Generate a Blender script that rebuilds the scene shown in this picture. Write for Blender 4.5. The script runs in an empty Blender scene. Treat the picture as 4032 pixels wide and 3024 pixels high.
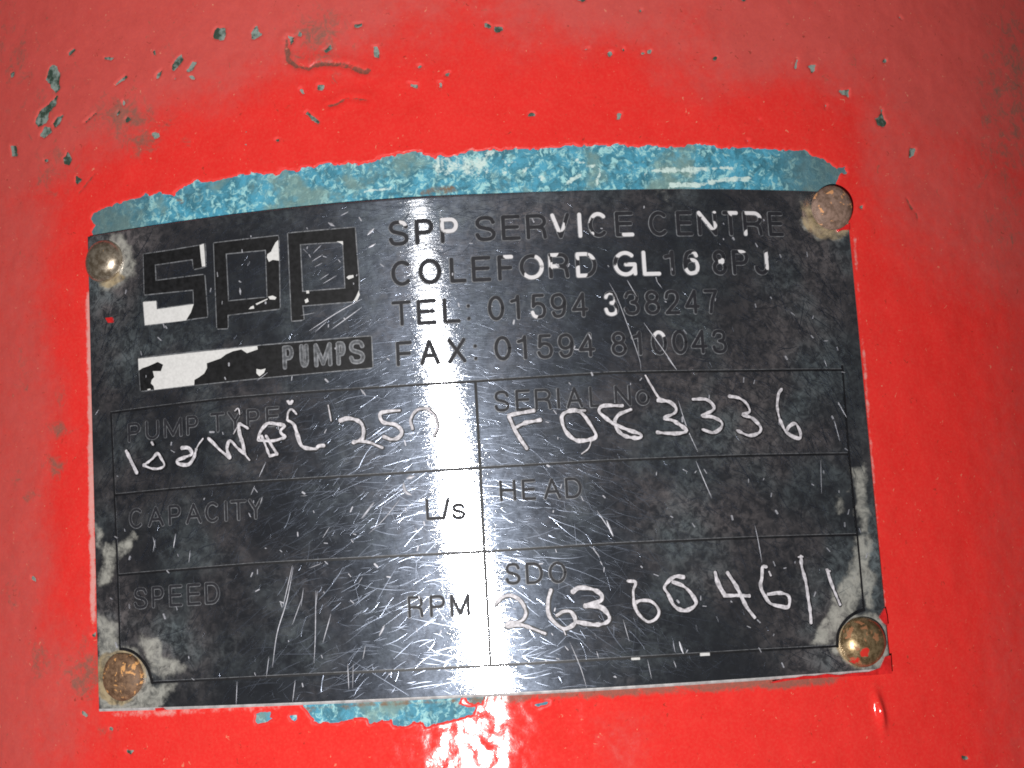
import bpy, math, random
import numpy as np

# ------------------------------------------------------------------ camera, world, flash
S = 0.11                      # plate width in metres; lengths below are in plate widths
IW, IH = 4032.0, 3024.0       # the photograph's pixels, used to read positions off it
CAM = (0.0965, -1.8038, -0.187)
PITCH, YAW, ROLL, FOC, RAD = 0.1386, 0.0262, -0.0535, 6000.2, 1.2549
PH = 0.6007                   # plate height
T = 0.0060                    # plate thickness
PAINT = 0.0011                # thickness of the red coat

scene = bpy.context.scene
C = scene.collection

def rotm(p, y, r):
    cp, sp, cy, sy, cr, sr = math.cos(p), math.sin(p), math.cos(y), math.sin(y), math.cos(r), math.sin(r)
    rx = np.array([[1, 0, 0], [0, cp, -sp], [0, sp, cp]])
    rz = np.array([[cy, -sy, 0], [sy, cy, 0], [0, 0, 1]])
    rr = np.array([[cr, -sr, 0], [sr, cr, 0], [0, 0, 1]])
    return rz @ rx @ rr
RM = rotm(math.pi / 2 + PITCH, YAW, ROLL)

cam = bpy.data.cameras.new('camera')
cam.sensor_fit = 'HORIZONTAL'
cam.sensor_width = 36.0
cam.lens = 36.0 * FOC / IW
cam.clip_start = 0.005
cam.clip_end = 50
co = bpy.data.objects.new('camera', cam)
C.objects.link(co)
from mathutils import Matrix, Vector
M4 = Matrix([list(RM[0]) + [CAM[0] * S], list(RM[1]) + [CAM[1] * S], list(RM[2]) + [CAM[2] * S], [0, 0, 0, 1]])
co.matrix_world = M4
scene.camera = co

world = bpy.data.worlds.new('World')
scene.world = world
world.use_nodes = True
bg = world.node_tree.nodes['Background']
bg.inputs[0].default_value = (0.94, 0.94, 1.0, 1)
bg.inputs[1].default_value = 0.034

FLASH = (-0.262, -2.50, -0.62)
fl = bpy.data.lights.new('phone_flash', 'POINT')
fl.energy = 3.78
fl.shadow_soft_size = 0.0022
fl.color = (1.0, 0.985, 0.965)
fo = bpy.data.objects.new('phone_flash', fl)
fo.location = [c * S for c in FLASH]
C.objects.link(fo)

scene.view_settings.view_transform = 'Standard'
scene.view_settings.look = 'None'
scene.view_settings.exposure = 0.0
scene.view_settings.gamma = 1.0
scene.cycles.filter_width = 1.8

# ------------------------------------------------------------------ geometry of the curved surface
rng = np.random.default_rng(7)
random.seed(7)

def uv(px, h=0.0):
    """photograph pixels -> (u, z) on the cylinder lying h above the plate's face"""
    P = np.atleast_2d(np.array(px, float))
    d = np.stack([(P[:, 0] - IW / 2) / FOC, -(P[:, 1] - IH / 2) / FOC, -np.ones(len(P))], 1) @ RM.T
    R = RAD + h
    ox, oy = CAM[0], CAM[1] - RAD
    a = d[:, 0] ** 2 + d[:, 1] ** 2
    b = ox * d[:, 0] + oy * d[:, 1]
    c = ox * ox + oy * oy - R * R
    t = (-b - np.sqrt(np.maximum(b * b - a * c, 1e-9))) / a
    X = np.array([ox, oy, CAM[2]]) + d * t[:, None]
    return np.stack([RAD * np.arctan2(X[:, 0], -X[:, 1]), X[:, 2]], 1)

def pt(u, z, h):
    th = np.asarray(u) / RAD
    r = RAD + np.asarray(h)
    return np.stack(np.broadcast_arrays(r * np.sin(th) * S, (RAD - r * np.cos(th)) * S, np.asarray(z) * S), -1)

def pix(P):
    """plate-unit world points (metres) -> photograph pixels"""
    q = (P / S - np.array(CAM)) @ RM
    return np.stack([IW / 2 + FOC * q[..., 0] / -q[..., 2], IH / 2 - FOC * q[..., 1] / -q[..., 2]], -1)

def vnoise(x, y, seed=0):
    xi, yi = np.floor(x).astype(np.int64), np.floor(y).astype(np.int64)
    fx, fy = x - xi, y - yi
    fx, fy = fx * fx * (3 - 2 * fx), fy * fy * (3 - 2 * fy)
    def hsh(a, b):
        n = (a * 374761393 + b * 668265263 + seed * 1442695041) & 0xFFFFFFFF
        n = ((n ^ (n >> 13)) * 1274126177) & 0xFFFFFFFF
        return ((n ^ (n >> 16)) & 0xFFFF) / 65535.0
    return (hsh(xi, yi) * (1 - fx) * (1 - fy) + hsh(xi + 1, yi) * fx * (1 - fy)
            + hsh(xi, yi + 1) * (1 - fx) * fy + hsh(xi + 1, yi + 1) * fx * fy)

def fbm(x, y, seed=0, n=4):
    s, a, t = 0, 1.0, 0
    for k in range(n):
        s = s + a * vnoise(x * 2 ** k, y * 2 ** k, seed + k * 17)
        t += a
        a *= 0.55
    return s / t

def sdf(P, poly):
    """signed distance, positive inside"""
    poly = np.array(poly, float)
    x, y = P[:, 0], P[:, 1]
    d2 = np.full(len(P), 1e18)
    ins = np.zeros(len(P), bool)
    n = len(poly)
    for i in range(n):
        a, b = poly[i], poly[(i + 1) % n]
        e = b - a
        t = np.clip(((x - a[0]) * e[0] + (y - a[1]) * e[1]) / max(e @ e, 1e-9), 0, 1)
        d2 = np.minimum(d2, (x - a[0] - t * e[0]) ** 2 + (y - a[1] - t * e[1]) ** 2)
        cr = (a[1] > y) != (b[1] > y)
        with np.errstate(divide='ignore', invalid='ignore'):
            xs = (b[0] - a[0]) * (y - a[1]) / (b[1] - a[1]) + a[0]
        ins ^= cr & (x < xs)
    return np.where(ins, 1, -1) * np.sqrt(d2)

def masked(P, polys, rough=0.0, scale=0.05, seed=1, far=60):
    """union of polygon distances (pixels) with a ragged edge"""
    out = np.full(len(P), -far, float)
    nz = (fbm(P[:, 0] * scale, P[:, 1] * scale, seed, 4) - 0.5) * 2 * rough if rough else 0
    for poly in polys:
        q = np.array(poly, float)
        lo, hi = q.min(0) - far, q.max(0) + far
        m = (P[:, 0] > lo[0]) & (P[:, 0] < hi[0]) & (P[:, 1] > lo[1]) & (P[:, 1] < hi[1])
        if m.any():
            v = sdf(P[m], q)
            out[m] = np.maximum(out[m], v)
    return out + nz

def reg(x0, y0, k, pts):
    return [(x0 + k * a, y0 + k * b) for a, b in pts]
K12 = 1200 / 2212.0
K14 = 1400 / 2212.0
K10 = 1000 / 2212.0
A4 = lambda p: reg(300, 800, K12, p)
A5 = lambda p: reg(1400, 700, K12, p)
A6 = lambda p: reg(2400, 700, K12, p)
B1 = lambda p: reg(300, 1500, K12, p)
B2 = lambda p: reg(1400, 1500, K12, p)
B3 = lambda p: reg(2400, 1400, K12, p)
B4 = lambda p: reg(0, 2124, K12, p)
B5 = lambda p: reg(1200, 2124, K12, p)
B6 = lambda p: reg(2400, 2124, K12, p)
Z1 = lambda p: reg(0, 0, K14, p)
Z2 = lambda p: reg(1300, 0, K14, p)
Z3 = lambda p: reg(2632, 0, K14, p)
Z7 = lambda p: reg(3032, 600, K10, p)

def ell(x, y, rx, ry, deg=0, n=9, jit=0.22, seed=0):
    r = random.Random(seed * 7919 + int(x) * 31 + int(y))
    c, s = math.cos(math.radians(deg)), math.sin(math.radians(deg))
    o = []
    for i in range(n):
        a = 2 * math.pi * i / n
        k = 1 + r.uniform(-jit, jit)
        ex, ey = rx * k * math.cos(a), ry * k * math.sin(a)
        o.append((x + ex * c - ey * s, y + ex * s + ey * c))
    return o

# ------------------------------------------------------------------ material helpers
def new_mat(name):
    m = bpy.data.materials.new(name)
    m.use_nodes = True
    nt = m.node_tree
    nt.nodes.clear()
    out = nt.nodes.new('ShaderNodeOutputMaterial')
    return m, nt, out

class N:
    def __init__(s, nt):
        s.nt = nt
        s.tc = None
    def node(s, t, **kw):
        n = s.nt.nodes.new(t)
        for k, v in kw.items():
            setattr(n, k, v)
        return n
    def link(s, a, b):
        s.nt.links.new(a, b)
    def inp(s, sock, v):
        if isinstance(v, bpy.types.NodeSocket):
            s.link(v, sock)
        else:
            sock.default_value = v
    def coord(s):
        if s.tc is None:
            s.tc = s.node('ShaderNodeTexCoord').outputs['Object']
        return s.tc
    def mapped(s, scale=(1, 1, 1), rot=(0, 0, 0)):
        m = s.node('ShaderNodeMapping')
        s.link(s.coord(), m.inputs['Vector'])
        m.inputs['Scale'].default_value = scale
        m.inputs['Rotation'].default_value = rot
        return m.outputs[0]
    def noise(s, scale, detail=4, rough=0.55, vec=None, dist=0.0):
        n = s.node('ShaderNodeTexNoise')
        s.link(vec if vec is not None else s.coord(), n.inputs['Vector'])
        n.inputs['Scale'].default_value = scale
        n.inputs['Detail'].default_value = detail
        n.inputs['Roughness'].default_value = rough
        n.inputs['Distortion'].default_value = dist
        return n.outputs['Fac']
    def ramp(s, v, lo, hi, a=0.0, b=1.0, smooth=True):
        n = s.node('ShaderNodeMapRange')
        if smooth:
            n.interpolation_type = 'SMOOTHSTEP'
        s.inp(n.inputs['Value'], v)
        n.inputs['From Min'].default_value = lo
        n.inputs['From Max'].default_value = hi
        n.inputs['To Min'].default_value = a
        n.inputs['To Max'].default_value = b
        return n.outputs['Result']
    def math(s, op, a, b=0.0, clamp=False):
        n = s.node('ShaderNodeMath', operation=op)
        n.use_clamp = clamp
        s.inp(n.inputs[0], a)
        s.inp(n.inputs[1], b)
        return n.outputs[0]
    def mix(s, f, a, b):
        n = s.node('ShaderNodeMix', data_type='RGBA')
        s.inp(n.inputs[0], f)
        for k, v in ((6, a), (7, b)):
            s.inp(n.inputs[k], v if isinstance(v, bpy.types.NodeSocket) else (*v, 1))
        return n.outputs[2]
    def attr(s, name):
        return s.node('ShaderNodeAttribute', attribute_name=name).outputs['Fac']
    def bump(s, hgt, dist, strength=1.0, normal=None):
        n = s.node('ShaderNodeBump')
        s.link(hgt, n.inputs['Height'])
        n.inputs['Distance'].default_value = dist
        s.inp(n.inputs['Strength'], strength)
        if normal is not None:
            s.link(normal, n.inputs['Normal'])
        return n.outputs[0]
    def bsdf(s, **kw):
        n = s.node('ShaderNodeBsdfPrincipled')
        for k, v in kw.items():
            k = k.replace('_', ' ')
            sock = n.inputs[k]
            if isinstance(v, tuple) and len(v) == 3 and sock.type == 'RGBA':
                v = (*v, 1)
            s.inp(sock, v)
        return n
    def mixs(s, f, a, b):
        n = s.node('ShaderNodeMixShader')
        s.inp(n.inputs[0], f)
        s.link(a, n.inputs[1])
        s.link(b, n.inputs[2])
        return n.outputs[0]

# red paint: glossy where fresh, chalky and pink-brown where faded
def mat_red():
    m, nt, out = new_mat('red_paint')
    n = N(nt)
    fade = n.attr('fade')
    big = n.noise(70, 5, 0.6)
    fine = n.noise(900, 4, 0.7)
    grit = n.noise(2600, 2, 0.6)
    f = n.math('ADD', fade, n.math('MULTIPLY', n.math('SUBTRACT', n.noise(150, 6, 0.68, dist=0.5), 0.5), 0.7))
    f = n.math('ADD', f, n.math('MULTIPLY', n.math('SUBTRACT', fine, 0.5), 0.6))
    f = n.ramp(f, 0.05, 1.0)
    fresh = n.mix(n.noise(260, 4, 0.6), (0.78, 0.026, 0.022), (0.90, 0.044, 0.038))
    worn = n.mix(n.noise(420, 4, 0.65), (0.56, 0.070, 0.061), (0.70, 0.102, 0.090))
    col = n.mix(f, fresh, worn)
    # grime: grey-brown film
    gr = n.attr('grime')
    g = n.ramp(n.math('ADD', gr, n.math('MULTIPLY', n.math('SUBTRACT', n.noise(480, 7, 0.78, dist=0.7), 0.5), 2.1)), 0.38, 0.88)
    col = n.mix(n.math('MULTIPLY', g, 0.85), col, (0.22, 0.125, 0.095))
    # pale scuffed paint (edges against the plate)
    ch = n.attr('chalk')
    c = n.ramp(n.math('ADD', ch, n.math('MULTIPLY', n.math('SUBTRACT', n.noise(700, 4, 0.7), 0.5), 1.3)), 0.45, 0.9)
    col = n.mix(c, col, (0.78, 0.36, 0.33))
    col = n.mix(n.math('MULTIPLY', n.ramp(n.math('ADD', n.attr('crack'), n.math('MULTIPLY', n.math('SUBTRACT', n.noise(800, 5, 0.75), 0.5), 1.9)), 0.35, 1.0), 0.85), col, (0.11, 0.082, 0.06))
    # specks: dark pits and pale dust grains
    sp1 = n.noise(1500, 3, 0.6, dist=0.8)
    sp2 = n.noise(1150, 4, 0.6, dist=1.2)
    pale = n.ramp(sp1, 0.685, 0.73)
    pit = n.ramp(sp2, 0.665, 0.72)
    col = n.mix(n.math('MULTIPLY', pale, 0.6), col, (0.8, 0.36, 0.22))
    col = n.mix(n.math('MULTIPLY', pit, 0.65), col, (0.20, 0.035, 0.02))
    olive = n.ramp(n.noise(520, 5, 0.7, dist=0.8), 0.64, 0.72)
    col = n.mix(n.math('MULTIPLY', olive, n.ramp(f, 0, 1, 0.12, 0.55)), col, (0.17, 0.12, 0.075))
    col = n.mix(n.ramp(grit, 0.35, 0.75, 0.0, 0.22), col, (0.85, 0.12, 0.08))
    rough = n.math('ADD', n.ramp(f, 0, 1, 0.085, 0.55), n.ramp(fine, 0.3, 0.7, -0.01, 0.06))
    rough = n.math('MAXIMUM', rough, n.math('MULTIPLY', n.attr('rim'), 0.75))
    b1 = n.bump(n.noise(130, 3, 0.5), 0.00020)
    b2 = n.bump(fine, 0.000012, 1.0, b1)
    b3 = n.bump(grit, 0.000006, 1.0, b2)
    p = n.bsdf(Base_Color=col, Roughness=rough, Normal=b3, Specular_IOR_Level=0.36)
    n.link(p.outputs[0], out.inputs[0])
    return m

# the older blue-green coat under the red
def mat_old():
    m, nt, out = new_mat('old_blue_paint')
    n = N(nt)
    blue = n.attr('blue')
    a = n.noise(420, 5, 0.7, dist=0.6)
    b = n.noise(150, 4, 0.6)
    c = n.noise(900, 4, 0.7, dist=0.8)
    col = n.mix(n.ramp(a, 0.34, 0.66), (0.045, 0.19, 0.26), (0.085, 0.38, 0.54))
    col = n.mix(n.ramp(c, 0.50, 0.62), col, (0.36, 0.68, 0.70))
    col = n.mix(n.ramp(n.noise(520, 4, 0.65, dist=1.0), 0.52, 0.64, 0, 0.6), col, (0.035, 0.13, 0.17))
    col = n.mix(n.math('MULTIPLY', n.ramp(b, 0.50, 0.64), 0.75), col, n.mix(n.noise(700, 4, 0.7), (0.10, 0.19, 0.18), (0.30, 0.42, 0.36)))
    col = n.mix(n.math('MULTIPLY', n.ramp(n.attr('dull'), 0.2, 1.0), 0.8), col, n.mix(n.noise(600, 4, 0.7), (0.035, 0.09, 0.11), (0.16, 0.24, 0.24)))
    pal = n.ramp(n.math('ADD', n.attr('pale'), n.math('MULTIPLY', n.math('SUBTRACT', n.noise(800, 4, 0.7), 0.5), 2.4)), 0.45, 0.85)
    col = n.mix(pal, col, (0.62, 0.78, 0.74))
    brn = n.ramp(n.math('ADD', n.attr('brown'), n.math('MULTIPLY', n.math('SUBTRACT', n.noise(600, 4, 0.7), 0.5), 1.4)), 0.4, 0.8)
    col = n.mix(brn, col, (0.20, 0.13, 0.08))
    chip = n.mix(n.ramp(n.noise(700, 4, 0.6), 0.40, 0.60), (0.04, 0.07, 0.05), (0.27, 0.34, 0.305))
    col = n.mix(n.ramp(blue, 0.3, 0.7), chip, col)
    bb = n.bump(c, 0.00010, 1.0, n.bump(a, 0.0002))
    p = n.bsdf(Base_Color=col, Roughness=0.62, Normal=bb, Specular_IOR_Level=0.4)
    n.link(p.outputs[0], out.inputs[0])
    return m

# polished plate: brushed metal, dusty haze that also paints in cloudy reflections, pale residue
def mat_plate():
    m, nt, out = new_mat('plate_metal')
    n = N(nt)
    tan = n.node('ShaderNodeTangent', direction_type='UV_MAP', uv_map='flat')
    mott = n.noise(260, 5, 0.68, dist=0.5)
    fine = n.noise(1500, 4, 0.7)
    b = n.bump(n.noise(60, 2, 0.5), 0.00002, 1.0)
    b = n.bump(n.noise(1.0, 3, 0.6, n.mapped((650, 650, 4200))), 0.00002, 1.0, b)
    b = n.bump(fine, 0.000003, 1.0, b)
    met = n.node('ShaderNodeBsdfAnisotropic', distribution='BECKMANN')
    met.inputs['Color'].default_value = (0.80, 0.82, 0.86, 1)
    n.inp(met.inputs['Roughness'], n.ramp(mott, 0.3, 0.7, 0.155, 0.175))
    met.inputs['Anisotropy'].default_value = 0.81
    n.link(b, met.inputs['Normal'])
    n.link(tan.outputs[0], met.inputs['Tangent'])
    wide = n.node('ShaderNodeBsdfAnisotropic', distribution='GGX')
    wide.inputs['Color'].default_value = (0.19, 0.22, 0.28, 1)
    n.inp(wide.inputs['Roughness'], n.ramp(mott, 0.3, 0.7, 0.35, 0.43))
    wide.inputs['Anisotropy'].default_value = 0.38
    n.link(b, wide.inputs['Normal'])
    n.link(tan.outputs[0], wide.inputs['Tangent'])
    sh = n.mixs(n.ramp(n.noise(700, 5, 0.75, dist=0.4), 0.35, 0.7, 0.22, 0.48), met.outputs[0], wide.outputs[0])
    haze_c = n.mix(n.ramp(n.noise(90, 3, 0.5), 0.4, 0.6), (0.30, 0.36, 0.38), (0.30, 0.26, 0.26))
    haze = n.bsdf(Base_Color=haze_c, Roughness=0.7)
    spk = n.noise(900, 5, 0.72, dist=0.6)
    hz = n.math('MULTIPLY', n.math('ADD', n.ramp(spk, 0.42, 0.68, 0.008, 0.11), n.ramp(mott, 0.40, 0.7, 0.0, 0.10)), n.ramp(n.noise(75, 4, 0.6), 0.36, 0.64, 0.06, 1.1))
    hz = n.math('ADD', hz, n.ramp(fine, 0.55, 0.75, 0.0, 0.03))
    hz = n.math('ADD', hz, n.math('MULTIPLY', n.attr('haze'), n.ramp(spk, 0.38, 0.62, 0.05, 0.40)), clamp=True)
    sh = n.mixs(hz, sh, haze.outputs[0])
    r = n.ramp(n.math('ADD', n.attr('residue'), n.math('MULTIPLY', n.math('SUBTRACT', n.noise(480, 5, 0.7), 0.5), 1.2)), 0.36, 0.85)
    rc = n.mix(n.noise(700, 4, 0.6), (0.36, 0.36, 0.32), (0.62, 0.60, 0.54))
    rc = n.mix(n.ramp(n.attr('stain'), 0.3, 0.8), rc, n.mix(n.noise(900, 3, 0.6), (0.42, 0.30, 0.14), (0.70, 0.58, 0.38)))
    res = n.bsdf(Base_Color=rc, Roughness=0.6)
    sh = n.mixs(n.math('MULTIPLY', r, n.ramp(n.noise(620, 5, 0.75, dist=0.6), 0.3, 0.62, 0.15, 0.72)), sh, res.outputs[0])
    n.link(sh, out.inputs[0])
    return m

def mat_simple(name, col, rough=0.5, metal=0.0, spec=0.5, var=0.0, scale=900, bump=0.0):
    m, nt, out = new_mat(name)
    n = N(nt)
    nz = n.noise(scale, 4, 0.65)
    lo = tuple(max(0, c * (1 - var)) for c in col)
    hi = tuple(min(1, c * (1 + var)) for c in col)
    c = n.mix(n.ramp(nz, 0.3, 0.7), lo, hi)
    kw = dict(Base_Color=c, Roughness=rough, Metallic=metal, Specular_IOR_Level=spec)
    if bump:
        kw['Normal'] = n.bump(nz, bump)
    p = n.bsdf(**kw)
    n.link(p.outputs[0], out.inputs[0])
    return m

# printed letters: black enamel fill that has flaked off in places, showing the pale etched metal
def mat_print():
    m, nt, out = new_mat('letter_enamel')
    n = N(nt)
    w = n.math('ADD', n.attr('bare'), n.math('MULTIPLY', n.math('SUBTRACT', n.noise(1300, 3, 0.6), 0.5), 0.35))
    w = n.ramp(w, 0.46, 0.54)
    col = n.mix(n.noise(1200, 3, 0.6), (0.012, 0.012, 0.016), (0.03, 0.03, 0.036))
    ink = n.bsdf(Base_Color=col, Roughness=0.55, Specular_IOR_Level=0.3)
    bare = n.bsdf(Base_Color=n.mix(n.noise(2000, 3), (0.66, 0.64, 0.66), (0.82, 0.80, 0.82)), Roughness=0.6)
    n.link(n.mixs(w, ink.outputs[0], bare.outputs[0]), out.inputs[0])
    return m

M = dict(red=mat_red(), old=mat_old(), plate=mat_plate(), prn=mat_print())
M['black'] = mat_simple('black_enamel', (0.011, 0.011, 0.012), 0.5, spec=0.3, var=0.5, scale=1500)
M['bare'] = mat_simple('etched_metal', (0.70, 0.69, 0.68), 0.65, var=0.08, scale=2500)
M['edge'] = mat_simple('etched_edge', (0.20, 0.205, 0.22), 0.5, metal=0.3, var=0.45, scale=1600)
M['dim'] = mat_simple('dull_metal', (0.10, 0.105, 0.115), 0.5, metal=0.3, var=0.6, scale=1600)
M['line'] = mat_simple('line_and_groove_shade', (0.010, 0.010, 0.012), 0.45, spec=0.4, var=0.4)  # ruled lines, and the shade painted beside scribed strokes
M['hand'] = mat_simple('scribed_metal', (0.60, 0.575, 0.61), 0.5, var=0.38, scale=1900)
M['scr'] = mat_simple('scratch_metal', (0.42, 0.47, 0.58), 0.24, metal=1.0, var=0.2)
M['gouge'] = mat_simple('gouged_metal', (0.46, 0.46, 0.50), 0.5, metal=0.35, var=0.25, scale=2500)
M['splash'] = mat_simple('red_splash', (0.66, 0.022, 0.022), 0.35, var=0.25, scale=800, bump=0.00008)
M['cut'] = mat_simple('plate_edge_metal', (0.72, 0.70, 0.70), 0.45, metal=0.45, var=0.25)

# ------------------------------------------------------------------ objects
def empty(name, loc, label, cat, group=None):
    o = bpy.data.objects.new(name, None)
    o.empty_display_size = 0.01
    o.location = loc
    o['label'] = label
    o['category'] = cat
    if group:
        o['group'] = group
    C.objects.link(o)
    return o

def mesh(name, V, F, mats, parent=None, attrs=None, smooth=True, midx=None, kind=None, uvs=None):
    me = bpy.data.meshes.new(name)
    V = np.asarray(V, np.float32)
    if parent is not None:
        off = Vector((0, 0, 0))
        p = parent
        while p is not None:
            off += p.location
            p = p.parent
        V = V - np.array(off, np.float32)
    if isinstance(F, np.ndarray):
        k = F.shape[1]
        me.vertices.add(len(V))
        me.vertices.foreach_set('co', V.ravel())
        me.loops.add(F.size)
        me.loops.foreach_set('vertex_index', F.astype(np.int32).ravel())
        me.polygons.add(len(F))
        me.polygons.foreach_set('loop_start', np.arange(0, F.size, k, dtype=np.int32))
        me.polygons.foreach_set('loop_total', np.full(len(F), k, np.int32))
    else:
        me.from_pydata([tuple(map(float, v)) for v in V], [], F)
    for mm in (mats if isinstance(mats, (list, tuple)) else [mats]):
        me.materials.append(mm)
    if midx is not None:
        me.polygons.foreach_set('material_index', np.asarray(midx, np.int32))
    me.polygons.foreach_set('use_smooth', np.full(len(me.polygons), smooth, bool))
    for k, a in (attrs or {}).items():
        at = me.attributes.new(k, 'FLOAT', 'POINT')
        at.data.foreach_set('value', np.asarray(a, np.float32))
    if uvs is not None:
        ul = me.uv_layers.new(name='flat')
        ul.data.foreach_set('uv', np.asarray(uvs, np.float32)[F.ravel()].ravel())
    me.update(calc_edges=True)
    me.validate()
    o = bpy.data.objects.new(name, me)
    C.objects.link(o)
    if parent is not None:
        o.parent = parent
    if kind:
        o['kind'] = kind
    return o

def grid_faces(nu, nz):
    i = np.arange(nu - 1)[None, :] + np.arange(nz - 1)[:, None] * nu
    i = i.ravel()
    return np.stack([i, i + 1, i + nu + 1, i + nu], 1)

def axis(lo, hi, step, flo, fhi, coarse):
    a = np.arange(flo, fhi + step / 2, step)
    l = np.linspace(lo, flo, coarse + 1)[:-1]
    r = np.linspace(a[-1], hi, coarse + 1)[1:]
    return np.concatenate([l, a, r])

HC = -T                        # outer face of the red coat
# ---- exposed patches of the old coat, read off the photograph
top_strip = (Z1([(577, 1312), (690, 1280), (800, 1240), (880, 1220), (1000, 1205), (1070, 1200), (1100, 1170), (1230, 1128), (1330, 1118), (1400, 1108),
                 (1560, 1078), (1640, 1095), (1700, 1078), (1760, 1058), (1850, 1062), (1890, 1036), (1960, 1040), (2050, 1010)])
             + Z2([(60, 1035), (110, 1008), (200, 1022), (300, 985), (400, 975), (420, 955), (560, 940), (600, 968), (760, 978), (880, 945), (1000, 932), (1200, 925),
                   (1290, 930), (1450, 912), (1700, 905), (1950, 905), (2212, 903)])
             + Z3([(60, 905), (250, 906), (500, 914), (640, 918), (700, 930), (850, 942), (930, 980), (1000, 1010), (1050, 1045), (1075, 1012), (1098, 1030), (1100, 1080), (1060, 1090), (1045, 1130), (960, 1220)])
             + [(3150, 860), (400, 1000), (364, 950)])
bottom_strip = (B5([(-30, 1180), (60, 1318), (130, 1326), (210, 1322), (330, 1300), (440, 1308), (470, 1338), (530, 1332), (560, 1314), (620, 1316), (650, 1342), (760, 1338), (840, 1322),
                    (880, 1342), (1000, 1328), (1080, 1290), (1150, 1280), (1235, 1250), (1235, 1225), (1150, 1215), (1110, 1190), (1130, 1150), (1240, 1130), (1200, 1080), (0, 1080)]))
small_bottom = [B4([(1850, 1265), (1960, 1255), (1965, 1300), (1920, 1335), (1860, 1330)]), B4([(2105, 1285), (2145, 1280), (2150, 1310), (2110, 1312)]),
                B5([(1660, 1200), (1770, 1175), (1770, 1190), (1700, 1215)]), B5([(1170, 1150), (1300, 1140), (1290, 1180), (1230, 1190)])]
chips = [
    Z1([(318, 402), (345, 415), (370, 455), (365, 500), (368, 545), (345, 575), (318, 545), (315, 520), (285, 495), (300, 440)]),
    Z1([(350, 598), (345, 650), (305, 690), (290, 760), (235, 790), (215, 760), (240, 690), (300, 650)]),
    Z1([(392, 715), (370, 765), (340, 790), (325, 770), (350, 730)]),
    Z1([(275, 790), (310, 790), (325, 820), (270, 860), (240, 845)]),
    Z1([(60, 900), (100, 905), (108, 970), (70, 968)]), Z1([(418, 945), (442, 985), (430, 1025), (400, 1020), (395, 985)]),
    Z1([(470, 1095), (505, 1118), (480, 1148), (465, 1130)]),
    Z1([(1330, 182), (1350, 170), (1405, 172), (1402, 225), (1390, 250), (1330, 245), (1320, 215)]),
    Z1([(1596, 160), (1612, 195), (1635, 210), (1605, 235), (1560, 245), (1562, 200)]),
    Z1([(1783, 215), (1838, 222), (1832, 260), (1805, 285), (1795, 245)]), Z1([(1862, 195), (1880, 205), (1872, 232), (1850, 222)]),
    Z1([(2010, 315), (2055, 280), (2062, 300), (2030, 335)]),
    Z1([(1125, 345), (1135, 370), (1110, 410), (1080, 440), (1065, 425), (1085, 375)]), Z1([(1195, 385), (1222, 382), (1200, 425), (1172, 450), (1160, 440)]),
    Z1([(1010, 430), (990, 480), (965, 500), (970, 465)]), Z1([(780, 465), (790, 480), (735, 520), (710, 535), (735, 500)]),
    Z1([(765, 615), (778, 640), (765, 660), (755, 640)]), Z1([(790, 720), (812, 745), (780, 762), (775, 745)]), Z1([(740, 685), (748, 700), (728, 718), (722, 705)]),
    Z1([(640, 352), (720, 352), (690, 372), (650, 368)]), Z1([(1870, 540), (1898, 580), (1880, 588), (1862, 560)]),
    Z1([(1085, 470), (1095, 490), (1078, 498)]), Z1([(1975, 520), (2020, 530), (2005, 560), (1970, 560)]), Z1([(455, 300), (470, 310), (430, 340), (425, 325)]),
    Z1([(600, 700), (530, 770), (520, 760), (580, 705)]), Z1([(945, 830), (985, 825), (990, 850), (960, 860)]), Z1([(1910, 690), (1990, 760), (1975, 775), (1900, 710)]),
    Z2([(145, 150), (200, 140), (200, 165), (150, 170)]), Z2([(965, 145), (1000, 155), (995, 175), (960, 165)]), Z2([(1025, 165), (1070, 165), (1075, 190), (1040, 203), (1015, 190)]),
    Z2([(265, 288), (295, 285), (308, 330), (305, 372), (275, 350)]), Z2([(485, 515), (545, 525), (545, 545), (500, 540)]), Z2([(672, 510), (695, 512), (695, 545), (680, 545)]),
    Z2([(540, 405), (575, 410), (560, 430), (542, 425)]), Z2([(720, 450), (745, 452), (735, 475), (705, 468)]), Z2([(1530, -8), (1600, -8), (1570, 15)]),
    Z2([(1785, 705), (1815, 700), (1805, 740), (1788, 735)]),
    Z3([(800, 358), (808, 380), (795, 425), (785, 415)]), Z3([(865, 412), (885, 398), (915, 405), (910, 440), (892, 458), (890, 430)]),
    Z3([(1055, 562), (1125, 555), (1122, 605), (1085, 588)]), Z3([(1330, 675), (1345, 735), (1358, 770), (1340, 790), (1305, 775), (1290, 735), (1315, 728)]),
    Z3([(1505, 915), (1545, 925), (1530, 965), (1495, 985)]), Z3([(480, 865), (505, 870), (492, 888)]), Z3([(975, 650), (988, 655), (980, 680), (972, 675)]),
    Z3([(440, -8), (490, -8), (465, 8)]), Z3([(1190, 1280), (1215, 1275), (1212, 1300), (1192, 1298)]),
    B4([(905, 1520), (965, 1535), (945, 1560), (918, 1550)]), B4([(590, 1245), (640, 1275), (620, 1290), (598, 1272)]),
    B4([(660, 690), (690, 670), (700, 705), (675, 712)]),
]
rc = random.Random(3)
for k in range(38):
    x, y = rc.uniform(0, 4032), rc.choice((rc.uniform(0, 700), rc.uniform(0, 3024)))
    if 330 < x < 3540 and 560 < y < 2860:
        continue
    chips.append(ell(x, y, rc.uniform(4, 9), rc.uniform(4, 14), rc.uniform(0, 180), 6, 0.35, k))
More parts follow.
